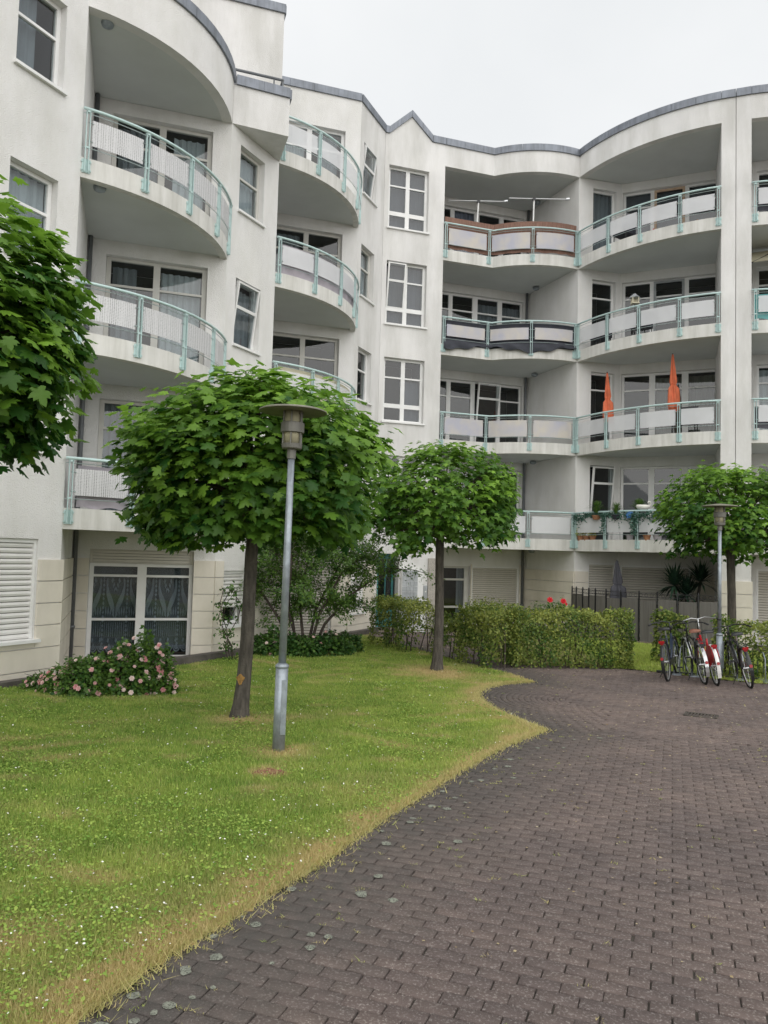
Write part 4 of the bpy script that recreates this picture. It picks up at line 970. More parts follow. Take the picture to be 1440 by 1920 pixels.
# ------------------------------------------------------------------ trees
def norm(a): return a / np.maximum(1e-9, np.linalg.norm(a, axis=-1, keepdims=True))
HALF = [(0, 0), (.20, -.10), (.44, -.02), (.31, .15), (.48, .22), (.66, .42), (.43, .44), (.46, .60), (.21, .55), (.20, .74), (0, 1.0)]
HALF2 = [(0, 0), (.42, -.04), (.28, .17), (.64, .42), (.24, .52), (0, 1.0)]
def leaf_shape(half):
    o = half + [(-x, y) for x, y in half[-2:0:-1]]; v = [(0, .32, .05)] + [(x, y, -.16 * abs(x) - .10 * max(0, y - .3) ** 2 - (.05 if i % 2 else 0)) for i, (x, y) in enumerate(o)]
    n = len(o); return np.array(v), np.array([(0, 1 + i, 1 + (i + 1) % n) for i in range(n)])
LS1, LS2 = leaf_shape(HALF), leaf_shape(HALF2)
def frames(outd, k_up, k_out, k_rand, droop):
    n = len(outd); up = np.array([0, 0, 1.0])
    N = norm(outd * k_out + up * k_up + RNG.normal(0, k_rand, (n, 3)))
    T = outd * 1.0 + np.array([0, 0, -droop]) + RNG.normal(0, .45, (n, 3)); T = norm(T - N * (T * N).sum(1, keepdims=True)); return np.cross(T, N), T, N
def place(shape, Pn, X, T, N, s):
    v, f = shape; V = Pn[:, None] + s[:, None, None] * (v[None, :, 0:1] * X[:, None] + v[None, :, 1:2] * T[:, None] + v[None, :, 2:3] * N[:, None])
    return V.reshape(-1, 3), (f[None] + len(v) * np.arange(len(Pn))[:, None, None]).reshape(-1, 3), len(v)
def maple(label, x, y, zc, rad, n, size, trunk_r, shape, lean=(0, 0), nclus=165, ztop=None, extra=()):
    z0 = gz(y); t = thing('maple_tree', label, 'tree', (x - lean[0], y - lean[1], z0), 0, 'clipped globe maples on the lawns')
    c = np.array([x, y, zc]); rad = np.array(rad)
    q = MB(); zb = zc - rad[2] * .55; H = zb - z0
    pts = [(x - lean[0] * (1 - f) + .02 * math.sin(f * 5), y - lean[1] * (1 - f) + .015 * math.sin(f * 7), z0 - .1 + (H + .1) * f) for f in (0, .05, .1, .2, .4, .6, .8, 1)]
    q.tube(pts, [trunk_r * k for k in (1.75, 1.5, 1.22, 1.06, 1.0, .95, .92, .9)], 14); part('trunk', q, M['bark'], t, smooth=True)
    d = norm(RNG.normal(0, 1, (nclus * 2, 3))); d = d[d[:, 2] > -.75][:nclus]
    d = d / (np.abs(d) ** 2.9).sum(1, keepdims=True) ** (1 / 2.9)
    lump = 1 + .11 * np.sin(d[:, 0] * 5 + x) * np.sin(d[:, 1] * 4.3 + 1) + .10 * np.sin(d[:, 2] * 6 + d[:, 0] * 3 + y)
    cp = c + d * rad * (lump * RNG.uniform(.78, .97, len(d)))[:, None]; cp[:, 2] = np.maximum(cp[:, 2], zc - rad[2] * .83 + RNG.normal(0, .05, len(d)))
    for e in extra: cp = np.vstack([cp, c + np.array(e) * rad]); d = np.vstack([d, norm(np.array(e, float)[None])])
    q = MB(); top = Vector(pts[-1])
    for i in range(0, len(cp), 3):
        p = Vector(cp[i]); m_ = top.lerp(p, .45) + Vector((0, 0, .12 * rad[2])); q.tube([top - Vector((0, 0, .1)), m_, p], [.035, .02, .007], 5)
    part('branches', q, M['twig'], t)
    per = n // len(cp); sp = .142 * float(rad[0])
    Pn = np.repeat(cp, per, 0) + RNG.normal(0, 1, (per * len(cp), 3)) * np.array([sp, sp, sp * .72]); O = norm((Pn - c) / rad)
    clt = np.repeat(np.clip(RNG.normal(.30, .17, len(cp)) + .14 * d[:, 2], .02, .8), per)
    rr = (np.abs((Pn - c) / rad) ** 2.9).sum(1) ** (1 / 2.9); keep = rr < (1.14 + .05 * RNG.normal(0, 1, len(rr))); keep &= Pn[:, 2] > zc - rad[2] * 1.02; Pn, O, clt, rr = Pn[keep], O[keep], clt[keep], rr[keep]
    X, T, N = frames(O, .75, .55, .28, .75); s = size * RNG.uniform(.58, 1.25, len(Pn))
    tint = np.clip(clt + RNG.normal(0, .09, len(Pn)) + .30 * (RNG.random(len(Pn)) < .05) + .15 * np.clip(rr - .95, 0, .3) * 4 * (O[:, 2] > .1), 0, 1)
    face = (O * norm(-Pn)).sum(1); sc = np.linalg.norm(Pn, axis=1) + 3 * (face < .25) + 2.5 * (rr < .86) + 5 * (np.abs(Pn[:, 0]) > .5 * Pn[:, 1])
    od = np.argsort(sc); big, rest = od[:300], od[300:]
    V, F, k = place(shape, Pn[rest], X[rest], T[rest], N[rest], s[rest])
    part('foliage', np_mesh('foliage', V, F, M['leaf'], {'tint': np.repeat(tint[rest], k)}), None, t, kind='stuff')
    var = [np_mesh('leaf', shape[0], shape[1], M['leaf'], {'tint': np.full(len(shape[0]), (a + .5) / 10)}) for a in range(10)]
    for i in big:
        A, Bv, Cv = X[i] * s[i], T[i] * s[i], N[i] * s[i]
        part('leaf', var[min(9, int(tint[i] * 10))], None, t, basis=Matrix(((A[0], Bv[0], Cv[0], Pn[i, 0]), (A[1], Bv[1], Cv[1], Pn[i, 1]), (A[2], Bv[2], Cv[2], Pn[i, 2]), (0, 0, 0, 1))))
    return t
maple('globe maple with dark trunk on the lawn behind the nearer lamp post', -1.5, 9.08, .98, (1.36, 1.34, .93), 9400, .130, .080, LS1, (.12, 0), extra=((0, 0, 1.06), (.12, -.1, 1.02), (-.2, 0, .98), (-1.02, 0, .05), (-.78, -.2, -1.0), (-.70, -.25, -1.12), (-.62, -.2, -1.0)))
tm = bpy.data.objects['maple_tree']; q = MB(); q.add([(-1.60 + .045 * math.cos(a) * (1 + .3 * math.sin(3 * a)), 9.08 - math.sqrt(.088 ** 2 - (.045 * math.cos(a)) ** 2) - .006, -1.47 + .055 * math.sin(a) * (1 + .25 * math.cos(4 * a))) for a in np.linspace(0, 5.9, 14)] + [(-1.60, 9.08 - .098, -1.47)], [(i, (i + 1) % 14, 14) for i in range(14)])
part('bark_lichen', q, M['barklichen'], tm)
maple('smaller globe maple standing before the entrance hedge at the lawn end', 1.08, 14.44, .98, (1.22, 1.22, .98), 6400, .125, .085, LS2, (.03, 0), 130, extra=((.1, 0, 1.12), (.35, 0, 1.05), (-.3, 0, 1.04)))
maple('globe maple behind the bicycles, beside the white pier', 7.38, 16.4, 1.02, (1.34, 1.3, .98), 6600, .125, .088, LS2, (.0, 0), 130)
maple('nearest globe maple, its leafy crown cut off by the left edge', -3.76, 6.0, 1.68, (1.10, 1.15, 1.05), 7200, .132, .11, LS1, (.1, 0), extra=((.9, 0, .1), (.98, .1, -.1)))

# ------------------------------------------------------------------ hedges, shrubs, roses
def cloud(par, name, Pn, O, size, m, tint, up=.4, rand=.5, width=.62, kind='stuff'):
    X, T, N = frames(O, up, .6, rand, .2); n = len(Pn); s = size * RNG.uniform(.6, 1.25, n)
    V = np.zeros((n, 4, 3)); V[:, 0] = Pn; V[:, 1] = Pn + s[:, None] * (.5 * T + width * .5 * X - .06 * N); V[:, 2] = Pn + s[:, None] * T; V[:, 3] = Pn + s[:, None] * (.5 * T - width * .5 * X - .06 * N)
    me = np_mesh(name, V.reshape(-1, 3), (4 * np.arange(n)[:, None] + np.array([[0, 1, 2, 3]])), M[m], {'tint': np.repeat(np.clip(tint, 0, 1), 4)})
    return part(name, me, None, par, kind=kind)
def hedge(label, a, b, w, h, n, size=.055, browntop=.25, gaps=0., base=.12, group='clipped garden hedges'):
    a, b = np.array(a), np.array(b); L = np.linalg.norm(b - a); t = (b - a) / L; nn = np.array([-t[1], t[0]]); m_ = (a + b) / 2; z0 = gz(m_[1])
    th = thing('hedge', label, 'hedge', (m_[0], m_[1], z0), math.atan2(t[1], t[0]), group)
    u = RNG.uniform(0, 1, n); e = RNG.random(n); vv = RNG.uniform(-1, 1, n); hh = RNG.uniform(0, 1, n)
    f = RNG.choice(4, n, p=[.42, .26, .20, .12]); vv = np.where(f == 0, -1 + .25 * e ** 2, vv); vv = np.where(f == 3, 1 - .25 * e ** 2, vv); hh = np.where(f == 1, 1 - .12 * e, hh)
    u = np.where(f == 2, np.where(RNG.random(n) < .5, .06 * e ** 2 / max(.3, L), 1 - .06 * e ** 2 / max(.3, L)), u)
    lump = .09 * np.sin(u * L * 7 + a[0]) * np.sin(hh * 5 + u * 3) + .05 * np.sin(u * L * 17 + hh * 9)
    hz_ = h * (1 + .06 * np.sin(u * L * 5 + 2) + .04 * np.sin(u * L * 13)); zz = base * RNG.random(n) + hh * hz_
    px = a[0] + t[0] * u * L + nn[0] * vv * w / 2 * (1 + lump * 1.5); py = a[1] + t[1] * u * L + nn[1] * vv * w / 2 * (1 + lump * 1.5)
    Pn = np.stack([px, py, z0 + zz], 1) + RNG.normal(0, .02, (n, 3))
    k = np.ones(n, bool)
    if gaps: k = ~((hh < .42) & (np.sin(u * L * 9 + 1) + .5 * RNG.normal(0, 1, n) < gaps))
    O = norm(np.stack([nn[0] * vv + t[0] * (u - .5), nn[1] * vv + t[1] * (u - .5), .9 * (hh - .45)], 1))
    tint = RNG.normal(.24, .16, n) + .9 * browntop * np.clip(hh - .55, 0, 1) * 1.6 + .12 * np.sin(u * L * 6 + hh * 4) + .3 * (RNG.random(n) < .05)
    cloud(th, 'foliage', Pn[k], O[k], size, 'hedge', tint[k], .35, .55, .75)
    q = MB()
    for i in range(int(L / .14) + 2):
        f_ = RNG.random(); p = a + (b - a) * f_ + nn * RNG.normal(0, w * .13)
        e_ = p + RNG.normal(0, .09, 2); q.tube([(p[0], p[1], z0 - .05), ((p[0] + e_[0]) / 2 + .02, (p[1] + e_[1]) / 2, z0 + h * .45), (e_[0], e_[1], z0 + h * .9)], [.014, .010, .004], 5)
    part('stems', q, M['twig'], th); return th
hedge('long clipped hedge with yellowing leaves in front of the patio fence', (2.55, 15.30), (4.93, 15.62), .62, 1.02, 9500, .056, .34)
hedge('clipped hedge along the path, its end hidden by the long yellowing hedge', (2.75, 15.9), (2.45, 19.4), .6, .95, 4200, .055, .25)
hedge('browning hedge bush left of the maple trunk, below the letterboxes', (.12, 18.5), (.92, 16.9), .8, 1.0, 6800, .06, .38, .1)
hedge('low thin hedge bush just right of the middle maple trunk', (1.35, 16.2), (1.62, 15.75), .6, .78, 2600, .055, .25, .4)
hedge('ragged browning hedge bush with bare stems at the path bend', (1.75, 15.6), (2.42, 14.85), .66, .98, 5600, .058, .36, .3)
hedge('dense green hedge behind the bicycle at the right picture edge', (6.48, 15.0), (8.6, 13.6), .7, .98, 7500, .058, .12)
hedge('narrow leafy hedge bush behind the dark blue bicycle', (5.86, 16.4), (6.35, 16.5), .5, .88, 2000, .075, .25, base=.2)
# the big arching shrub under the left wing
def big_shrub():
    x0, y0 = -1.6, 16.45; z0 = gz(y0); th = thing('tall_shrub', 'tall arching shrub with several thin trunks in front of the shutters', 'shrub', (x0, y0, z0))
    stems = [[(-.15, 0, 0), (-.3, .05, .8), (-.55, .05, 1.6), (-.75, 0, 2.3)], [(0, 0, 0), (-.1, -.1, .9), (.0, -.1, 1.8), (.1, -.1, 2.65)], [(.15, 0, 0), (.42, -.1, .62), (.95, -.15, 1.25), (1.45, -.2, 1.62), (1.95, -.25, 1.85)],
             [(.05, .05, 0), (.2, .1, .9), (.6, .1, 1.7), (.95, .1, 2.35)], [(-.2, 0, 0), (-.55, -.05, .7), (-1.1, -.1, 1.5), (-1.6, -.1, 1.95)], [(.1, -.1, 0), (.3, -.2, .8), (.75, -.3, 1.7), (1.3, -.3, 2.2)], [(-.1, .1, 0), (-.35, -.2, .9), (-.3, -.3, 1.9), (-.35, -.3, 2.5)]]
    q = MB(); tips = []
    for st in stems:
        pts = [Vector((x0 + a, y0 + b, z0 + c)) for a, b, c in st]; n = len(pts)
        q.tube(pts, [.036 - .03 * i / n for i in range(n)], 6)
        for k in range(17):
            f = RNG.uniform(.3, 1) * (n - 1); i = min(n - 2, int(f)); p = pts[i].lerp(pts[i + 1], f - i)
            e = p + Vector((RNG.normal(0, .42), RNG.normal(0, .3), RNG.normal(.18, .28))); q.tube([p, p.lerp(e, .5) + Vector((0, 0, .05)), e], [.010, .007, .003], 4); tips.append((p, e))
    part('trunk', q, M['twig'], th)
    n = 190; Pn = []; O = []
    for p, e in tips:
        f = RNG.uniform(.15, 1.1, (n, 1)); b = np.array(p) * (1 - f) + np.array(e) * f + RNG.normal(0, .075, (n, 3)); Pn.append(b); O.append(norm(np.array(e - p)[None] + RNG.normal(0, .2, (n, 3))))
    Pn = np.concatenate(Pn); O = np.concatenate(O); k = Pn[:, 2] > z0 + .55; Pn, O = Pn[k], O[k]
    cloud(th, 'foliage', Pn, O, .068, 'shrub', RNG.normal(.45, .2, len(Pn)) + .12 * np.sin(Pn[:, 0] * 4) * np.sin(Pn[:, 2] * 5), .5, .45, .55)
big_shrub()
def mound(name, label, cat, blobs, n, size, m, tint=(.35, .18), group=None, width=.62, flower=None, stalks=0):
    b = np.array(blobs, float); th = thing(name, label, cat, (b[:, 0].mean(), b[:, 1].mean(), gz(b[:, 1].mean())), 0, group)
    wt = b[:, 3] * b[:, 4]; i = RNG.choice(len(b), n, p=wt / wt.sum()); d = norm(RNG.normal(0, 1, (n, 3))); d[:, 2] = np.abs(d[:, 2]); r = RNG.uniform(.55, 1.08, n) ** .6
    Pn = b[i, :3] + d * np.stack([b[i, 3], b[i, 3] * .8, b[i, 4]], 1) * r[:, None] * (1 + .12 * np.sin(d[:, :1] * 7 + b[i, :1] * 5))
    cloud(th, 'foliage', Pn, d, size, m, RNG.normal(*tint, n) + .12 * np.sin(Pn[:, 0] * 9) * np.sin(Pn[:, 2] * 8), .5, .5, width)
    q = MB()
    for j in range(max(6, len(b) * 4)):
        k = RNG.integers(len(b)); e = b[k, :3] + norm(RNG.normal(0, 1, 3)) * np.array([b[k, 3], b[k, 3] * .7, 0]) + np.array([0, 0, b[k, 4] * RNG.uniform(.5, 1.15)])
        q.tube([(b[k, 0], b[k, 1], gz(b[k, 1]) - .03), ((b[k, 0] + e[0]) / 2, (b[k, 1] + e[1]) / 2, (gz(b[k, 1]) + e[2]) / 2 + .08), tuple(e)], [.010, .007, .003], 4)
    part('stems', q, M['twig'], th)
    if flower:
        fm, cnt, fs = flower; fl = MB()
        for _ in range(14): pass
        proto = []
        for v_ in range(4):
            g = MB()
            for ring, (rr, hh, nn_) in enumerate(((1, .15, 6), (.72, .35, 5), (.4, .5, 4))):
                for k in range(nn_):
                    a = 6.283 * (k + .5 * ring) / nn_ + v_; ca, sa = math.cos(a), math.sin(a); wd = .5 * rr
                    g.add([(0, 0, 0), (ca * rr * .6 - sa * wd, sa * rr * .6 + ca * wd, hh * .8), (ca * rr, sa * rr, hh), (ca * rr * .6 + sa * wd, sa * rr * .6 - ca * wd, hh * .8)], [(0, 1, 2, 3)])
            me = g.mesh('flower', M[fm])
            if fm == 'pink':
                at = me.attributes.new('tint', 'FLOAT', 'POINT'); at.data.foreach_set('value', np.full(len(g.v), .12 + .27 * v_, np.float32))
            proto.append(me)
        cl = [RNG.integers(len(b)) for _ in range(max(1, cnt // 3))]
        for j in range(cnt):
            k = cl[RNG.integers(len(cl))] if j % 3 else RNG.integers(len(b)); dd = norm(RNG.normal(0, 1, 3)); dd[2] = abs(dd[2]); dd[1] = -abs(dd[1]) * .9
            p = b[k, :3] + dd * np.array([b[k, 3], b[k, 3] * .8, b[k, 4]]) * RNG.uniform(1.0, 1.14)
            part('flower', proto[RNG.integers(4)], None, th, basis=Matrix.Translation(p) @ Vector((dd[0], dd[1] - .6, dd[2] + .3)).to_track_quat('Z', 'Y').to_matrix().to_4x4() @ Matrix.Scale(fs * RNG.uniform(.75, 1.25), 4))
    return th
G0 = lambda x, y, a, b: (x, y, gz(y), a, b)
mound('rose_bush', 'sprawling rose bush full of small pink blooms below the lace-curtained door', 'rose bush', [G0(-4.35, 10.75, .32, .34), G0(-3.95, 10.6, .42, .52), G0(-3.55, 10.75, .42, .66), G0(-3.25, 10.9, .38, .78), G0(-3.05, 10.85, .26, .44), G0(-4.75, 10.95, .22, .22)], 9500, .062, 'rosefol', (.45, .22), width=.7, flower=('pink', 150, .034))
mound('low_shrub', 'low dark green shrub patch at the foot of the tall arching shrub', 'shrub', [G0(-2.2, 16.1, .5, .5), G0(-1.6, 16.0, .5, .42), G0(-1.1, 16.3, .5, .46), G0(-.75, 16.9, .35, .4)], 5200, .085, 'rosefol', (.22, .16), flower=('pink', 7, .035))
mound('rose_bush', 'upright rose bush with two red blooms behind the long hedge', 'rose bush', [(3.45, 16.6, -1.7, .34, .80), (3.8, 16.6, -1.6, .30, .74), (3.2, 16.8, -1.7, .3, .6)], 2400, .06, 'rosefol', (.45, .2), flower=None)
rb = bpy.data.objects['rose_bush.001']
for i, (x, y, z) in enumerate(((3.52, 16.25, -.84), (3.80, 16.25, -.86), (3.86, 16.3, -.92))):
    g = MB()
    for rr, hh, n_ in ((1, .2, 7), (.75, .4, 6), (.45, .5, 5)):
        for k in range(n_):
            a = 6.283 * (k + rr) / n_; ca, sa = math.cos(a), math.sin(a); g.add([(0, 0, 0), (ca * rr * .6 - sa * .4 * rr, sa * rr * .6 + ca * .4 * rr, hh * .8), (ca * rr, sa * rr, hh), (ca * rr * .6 + sa * .4 * rr, sa * rr * .6 - ca * .4 * rr, hh * .8)], [(0, 1, 2, 3)])
    part('flower', g, M['red'], rb, basis=Matrix.Translation((x, y, z)) @ Matrix.Rotation(R_(65), 4, 'X') @ Matrix.Scale(.07 if i < 2 else .045, 4))
# thin climbing plant on the wall
x0, y0 = -2.93, 15.0; th = thing('climbing_plant', 'thin wispy climbing plant against the wall left of the tall shrub', 'climber', (x0, y0, gz(y0)))
q = MB(); tw = []
for k in range(5):
    pts = [Vector((x0 + .05 * k - .1 + RNG.normal(0, .05) + .12 * math.sin(j + k), y0 + RNG.normal(0, .04), gz(y0) + j * .27)) for j in range(6)]; q.tube(pts, [.008] * 6, 4); tw += pts
part('stems', q, M['twig'], th); Pn = np.repeat(np.array(tw), 13, 0) + RNG.normal(0, .06, (len(tw) * 13, 3)); cloud(th, 'foliage', Pn, norm(RNG.normal(0, 1, Pn.shape)), .08, 'shrub', RNG.normal(.28, .16, len(Pn)), .3, .6)

# ------------------------------------------------------------------ street lamps
def lamp():
    t = thing('street_lamp', 'galvanised mushroom-top lamp post standing on the lawn before the big maple', 'street lamp', (0, 0, 0), 0, 'park lamps with disc tops')
    q = MB(); q.tube([(0, 0, -.1), (0, 0, .78)], .058, 16); q.lathe([(.058, .775), (.064, .78), (.064, .80), (.04, .82)], n=16); part('pole_base', q, M['galv'], t, True, True)
    q = MB(); q.tube([(0, 0, .8), (0, 0, 2.76)], [.036, .032], 14); part('pole', q, M['galv'], t, True, True)
    q = MB(); q.box((.025, -.052, .42), (.05, .022, .50)); q.box((.025, -.062, .42), (.044, .006, .47)); part('service_door', q, M['galv'], t, True)
    h = MB(); h.lathe([(.042, 2.74), (.044, 2.83), (.044, 2.84)], n=16); h.lathe([(.085, 2.83), (.095, 2.84), (.10, 2.88), (.085, 2.885)], n=20)
    hd = part('lamp_head', h, M['lampmetal'], t, True)
    for k in range(6):
        a = 6.283 * k / 6 + .3; b = MB(); b.box((.094 * math.cos(a), .094 * math.sin(a), 3.03), (.012, .012, .34), a); part('strut', b, M['lampmetal'], hd, True)
    q = MB(); q.lathe([(.078, 2.88), (.082, 3.0), (.082, 3.2)], n=18); part('lamp_glass', q, M['lampglass'], hd, True, True)
    q = MB(); q.lathe([(.106, 2.985), (.112, 2.99), (.112, 3.08), (.106, 3.085)], n=22); part('ring', q, M['lampmetal'], hd, True)
    q = MB(); q.lathe([(.0, 3.195), (.30, 3.19), (.322, 3.186), (.322, 3.196), (.30, 3.206), (.1, 3.235), (.0, 3.245)], n=36); part('lamp_shade', q, M['lampdisc'], hd, True, False)
    return t
l1 = lamp(); l1.matrix_basis = Matrix.Translation((-.92, 7.3, gz(7.3))) @ Matrix.Rotation(R_(.55), 4, 'Y') @ Matrix.Rotation(R_(12), 4, 'Z')
l2 = copy_tree(l1, None, Matrix.Translation((6.33, 14.55, gz(14.55))) @ Matrix.Rotation(R_(40), 4, 'Z')); l2['label'] = 'far mushroom-top lamp post before the maple trunk behind the bicycles'

# ------------------------------------------------------------------ patio fence behind the hedge
fn = thing('patio_fence', 'curved patio fence of tall grey-brown panels with black posts and wire scrolls', 'fence', (7.0, 20.6, -2.1))
fl = arc(CO + V2(-.08, -.1), PR + V2(-.06, -.12), .80, 22); lsf = alen(fl); cuts = [0, .075, .16, .225, .285, .37, .47, .58, .68, .785, .89, 1.0]
for a, b in zip(cuts, cuts[1:]):
    sg = sub_line(fl, a * lsf[-1] + .03, b * lsf[-1] - .03); q = MB(); q.band(sg, offset(sg, -.03), -2.04, -.96 + .02 * math.sin(a * 31)); part('panel', q, M['fencepanel'], fn)
q0 = MB(); q0.box((0, 0, .67), (.03, .03, 1.34)); q0.lathe([(.001, 1.40), (.02, 1.37), (.024, 1.345), (.001, 1.34)], n=8); pm_ = q0.mesh('post', M['black'])
for a in cuts:
    p, t_ = at_len(fl, a * lsf[-1], lsf); part('post', pm_, None, fn, basis=Matrix.Translation((p.x, p.y, -2.13)) @ Matrix.Rotation(math.atan2(t_.y, t_.x), 4, 'Z'))
q = MB(); pts = offset(fl, -.015); q.tube([(p.x, p.y, -.90) for p in pts], .007, 4); q.tube([(p.x, p.y, -.80) for p in pts], .006, 4)
lp = alen(pts)
for i in range(int(lp[-1] / .14)):
    p, t_ = at_len(pts, i * .14 + .07, lp); q.torus((p.x, p.y, -.85), .042, .004, 10, 4, Matrix.Rotation(math.atan2(t_.y, t_.x), 3, 'Z'))
part('wire_scroll', q, M['black'], fn)
q = MB(); q.band(offset(fl, .06), offset(fl, -.08), -2.3, -2.045); part('fence_footing', q, M['terrace'], fn)

# ------------------------------------------------------------------ bicycles and their stands
def bike(label, loc, head, lean, frame_m, guard_m, saddle_m, bar_m, step=True, lens=True, skirt=None, rack=True, guard_dark=None, hi_bar=0.):
    t = thing('bicycle', label, 'bicycle', loc, 0, 'bicycles parked at the hedge')
    t.matrix_basis = Matrix.Translation(loc) @ Matrix.Rotation(head, 4, 'Z') @ Matrix.Rotation(-lean, 4, 'X'); W[t] = t.matrix_basis.copy()
    R = .335; wb = 1.08
    for xc in (0, wb):
        q = MB(); q.torus((xc, 0, R), R, .021, 32, 8); w = part('wheel', q, M['tyre'], t, True, True)
        q = MB(); q.torus((xc, 0, R), R - .024, .011, 32, 6); part('rim', q, M['alu'], w, True, True)
        q = MB()
        for k in range(18):
            a = 6.283 * k / 18; q.tube([(xc, .02 * (-1) ** k, R), (xc + (R - .03) * math.cos(a), 0, R + (R - .03) * math.sin(a))], .0022, 3, False)
        q.tube([(xc, -.05, R), (xc, .05, R)], .02, 8); part('spokes', q, M['alu'], w, True)
        q = MB(); gr_ = R + .035; pts = [(xc + gr_ * math.cos(a), 0, R + gr_ * math.sin(a)) for a in np.linspace(R_(-8 if xc else 12), R_(150 if xc else 205), 15)]
        if xc: pts = [(xc + gr_ * math.cos(a), 0, R + gr_ * math.sin(a)) for a in np.linspace(R_(20), R_(175), 13)]
        for a, b in zip(pts, pts[1:]):
            for s1, s2 in ((-.03, .03),): q.add([(a[0], s1, a[2] - .012), (a[0], 0, a[2] + .004), (a[0], s2, a[2] - .012), (b[0], s1, b[2] - .012), (b[0], 0, b[2] + .004), (b[0], s2, b[2] - .012)], [(0, 1, 4, 3), (1, 2, 5, 4), (3, 5, 2, 0)])
        q.tube([(xc, .045, R), pts[len(pts) // 2 if xc else -2]], .004, 4); part('mudguard', q, M[guard_m if not xc or not guard_dark else guard_dark], t, True)
    q = MB(); bb = (.46, 0, .30); st = (.30, 0, .78); hd0 = (.86, 0, .78); hd1 = (.89, 0, .64)
    q.tube([bb, st], .017, 8)
    if step: q.tube([(.885, 0, .67), (.66, 0, .42), bb], .021, 8); q.tube([hd0, (.62, 0, .52), (.40, 0, .50)], .016, 8)
    else: q.tube([hd1, bb], .019, 8); q.tube([hd0, (st[0] + .01, 0, st[2] - .05)], .017, 8)
    q.tube([hd0, hd1], .022, 8)
    for s_ in (-.055, .055): q.tube([bb, (0, s_, R)], .011, 6); q.tube([(st[0] + .02, 0, .70), (0, s_, R)], .009, 6)
    part('frame', q, M[frame_m], t, True, True)
    q = MB(); q.tube([hd1, (.915, 0, .61)], .02, 8)
    for s_ in (-.05, .05): q.tube([(.905, 0, .66), (.92, s_, .62), (1.0, s_, .48), (wb, s_, R)], .012, 6)
    part('fork', q, M[frame_m], t, True, True)
    bz = .98 + hi_bar
    q = MB(); q.tube([hd0, (.83, 0, bz)], .013, 8); q.tube([(.60, -.31, bz - .01), (.72, -.27, bz + .01), (.83, -.12, bz + .03), (.86, 0, bz), (.83, .12, bz + .03), (.72, .27, bz + .01), (.60, .31, bz - .01)], .011, 8)
    hb = part('handlebar', q, M[bar_m], t, True, True)
    for s_ in (-1, 1):
        q = MB(); q.tube([(.54, s_ * .325, bz - .02), (.66, s_ * .292, bz)], .017, 8); part('grip', q, M['black'], hb, True, True)
    q = MB(); q.tube([(.84, .05, bz - .02), (.93, .06, .86), (.93, .03, .66)], .004, 4); q.tube([(.84, -.05, bz - .02), (.95, -.07, .84), (.92, -.03, .62)], .004, 4); q.lathe([(.02, 0), (.035, .02), (.02, .05)], (.93, 0, .84), 10); part('cables', q, M['black'], hb, True)
    q = MB(); q.tube([st, (.285, 0, .87)], .013, 8)
    prof = [(-.13, .095, .0), (-.11, .105, .03), (-.02, .075, .035), (.07, .03, .03), (.14, .022, .02)]
    vs = []
    for x_, w_, h_ in prof:
        for y_, z_ in ((-w_, -.02), (-w_ * .9, h_ * .8), (0, h_), (w_ * .9, h_ * .8), (w_, -.02)): vs.append((.29 + x_, y_, .90 + z_))
    fs = [(i * 5 + j, i * 5 + j + 1, i * 5 + j + 6, i * 5 + j + 5) for i in range(4) for j in range(4)] + [(4, 3, 2, 1, 0), (20, 21, 22, 23, 24)] + [(i * 5 + 4, i * 5, i * 5 + 5, i * 5 + 9) for i in range(4)]
    q2 = MB(); q2.add(vs, fs); part('seat_post', q, M['alu'], t, True); part('saddle', q2, M[saddle_m], t, True, True)
    q = MB(); q.lathe([(.085, -.006), (.09, 0), (.085, .006)], (0, 0, 0), 20)
    me = q.mesh('chainring', M['alu']); me.transform(Matrix.Translation((.46, -.06, .30)) @ Matrix.Rotation(R_(90), 4, 'X'))
    cr2 = part('crankset', me, None, t, True)
    q = MB(); q.tube([(.46, -.08, .30), (.56, -.09, .17)], .009, 6); q.box((.56, -.14, .17), (.09, .09, .02)); part('pedal', q, M['black'], cr2, True)
    q = MB(); q.tube([(.46, .08, .30), (.36, .09, .43)], .009, 6); q.box((.36, .14, .43), (.09, .09, .02)); part('pedal', q, M['black'], cr2, True)
    q = MB(); q.box((.22, -.075, .325), (.56, .02, .09), T=Matrix.Rotation(R_(-2), 3, 'Y')); part('chain_guard', q, M['black' if frame_m != 'redpaint' else 'redpaint'], t, True)
    if rack:
        q = MB()
        for s_ in (-.06, .06): q.tube([(-.20, s_, .735), (.24, s_, .745)], .006, 5); q.tube([(-.08, s_, .735), (0, s_ * 1.1, R)], .005, 5)
        for x_ in (-.18, -.05, .1): q.tube([(x_, -.06, .738), (x_, .06, .738)], .005, 4)
        part('luggage_rack', q, M['black'], t, True)
    q = MB(); q.box((-.235, 0, .70), (.03, .095, .042)); q.box((-.225, 0, .665), (.02, .05, .03)); part('rear_light', q, M['redlens' if lens else 'black'], t, True)
    q = MB(); q.lathe([(.028, 0), (.028, .012)], (0, 0, 0), 12); me = q.mesh('reflector', M['redlens']); me.transform(Matrix.Translation((-.385, 0, .42)) @ Matrix.Rotation(R_(-80), 4, 'Y')); part('reflector', me, None, t, True)
    q = MB(); q.tube([(.40, .05, .28), (.33, .20, .02)], .008, 6); part('kickstand', q, M['black'], t, True)
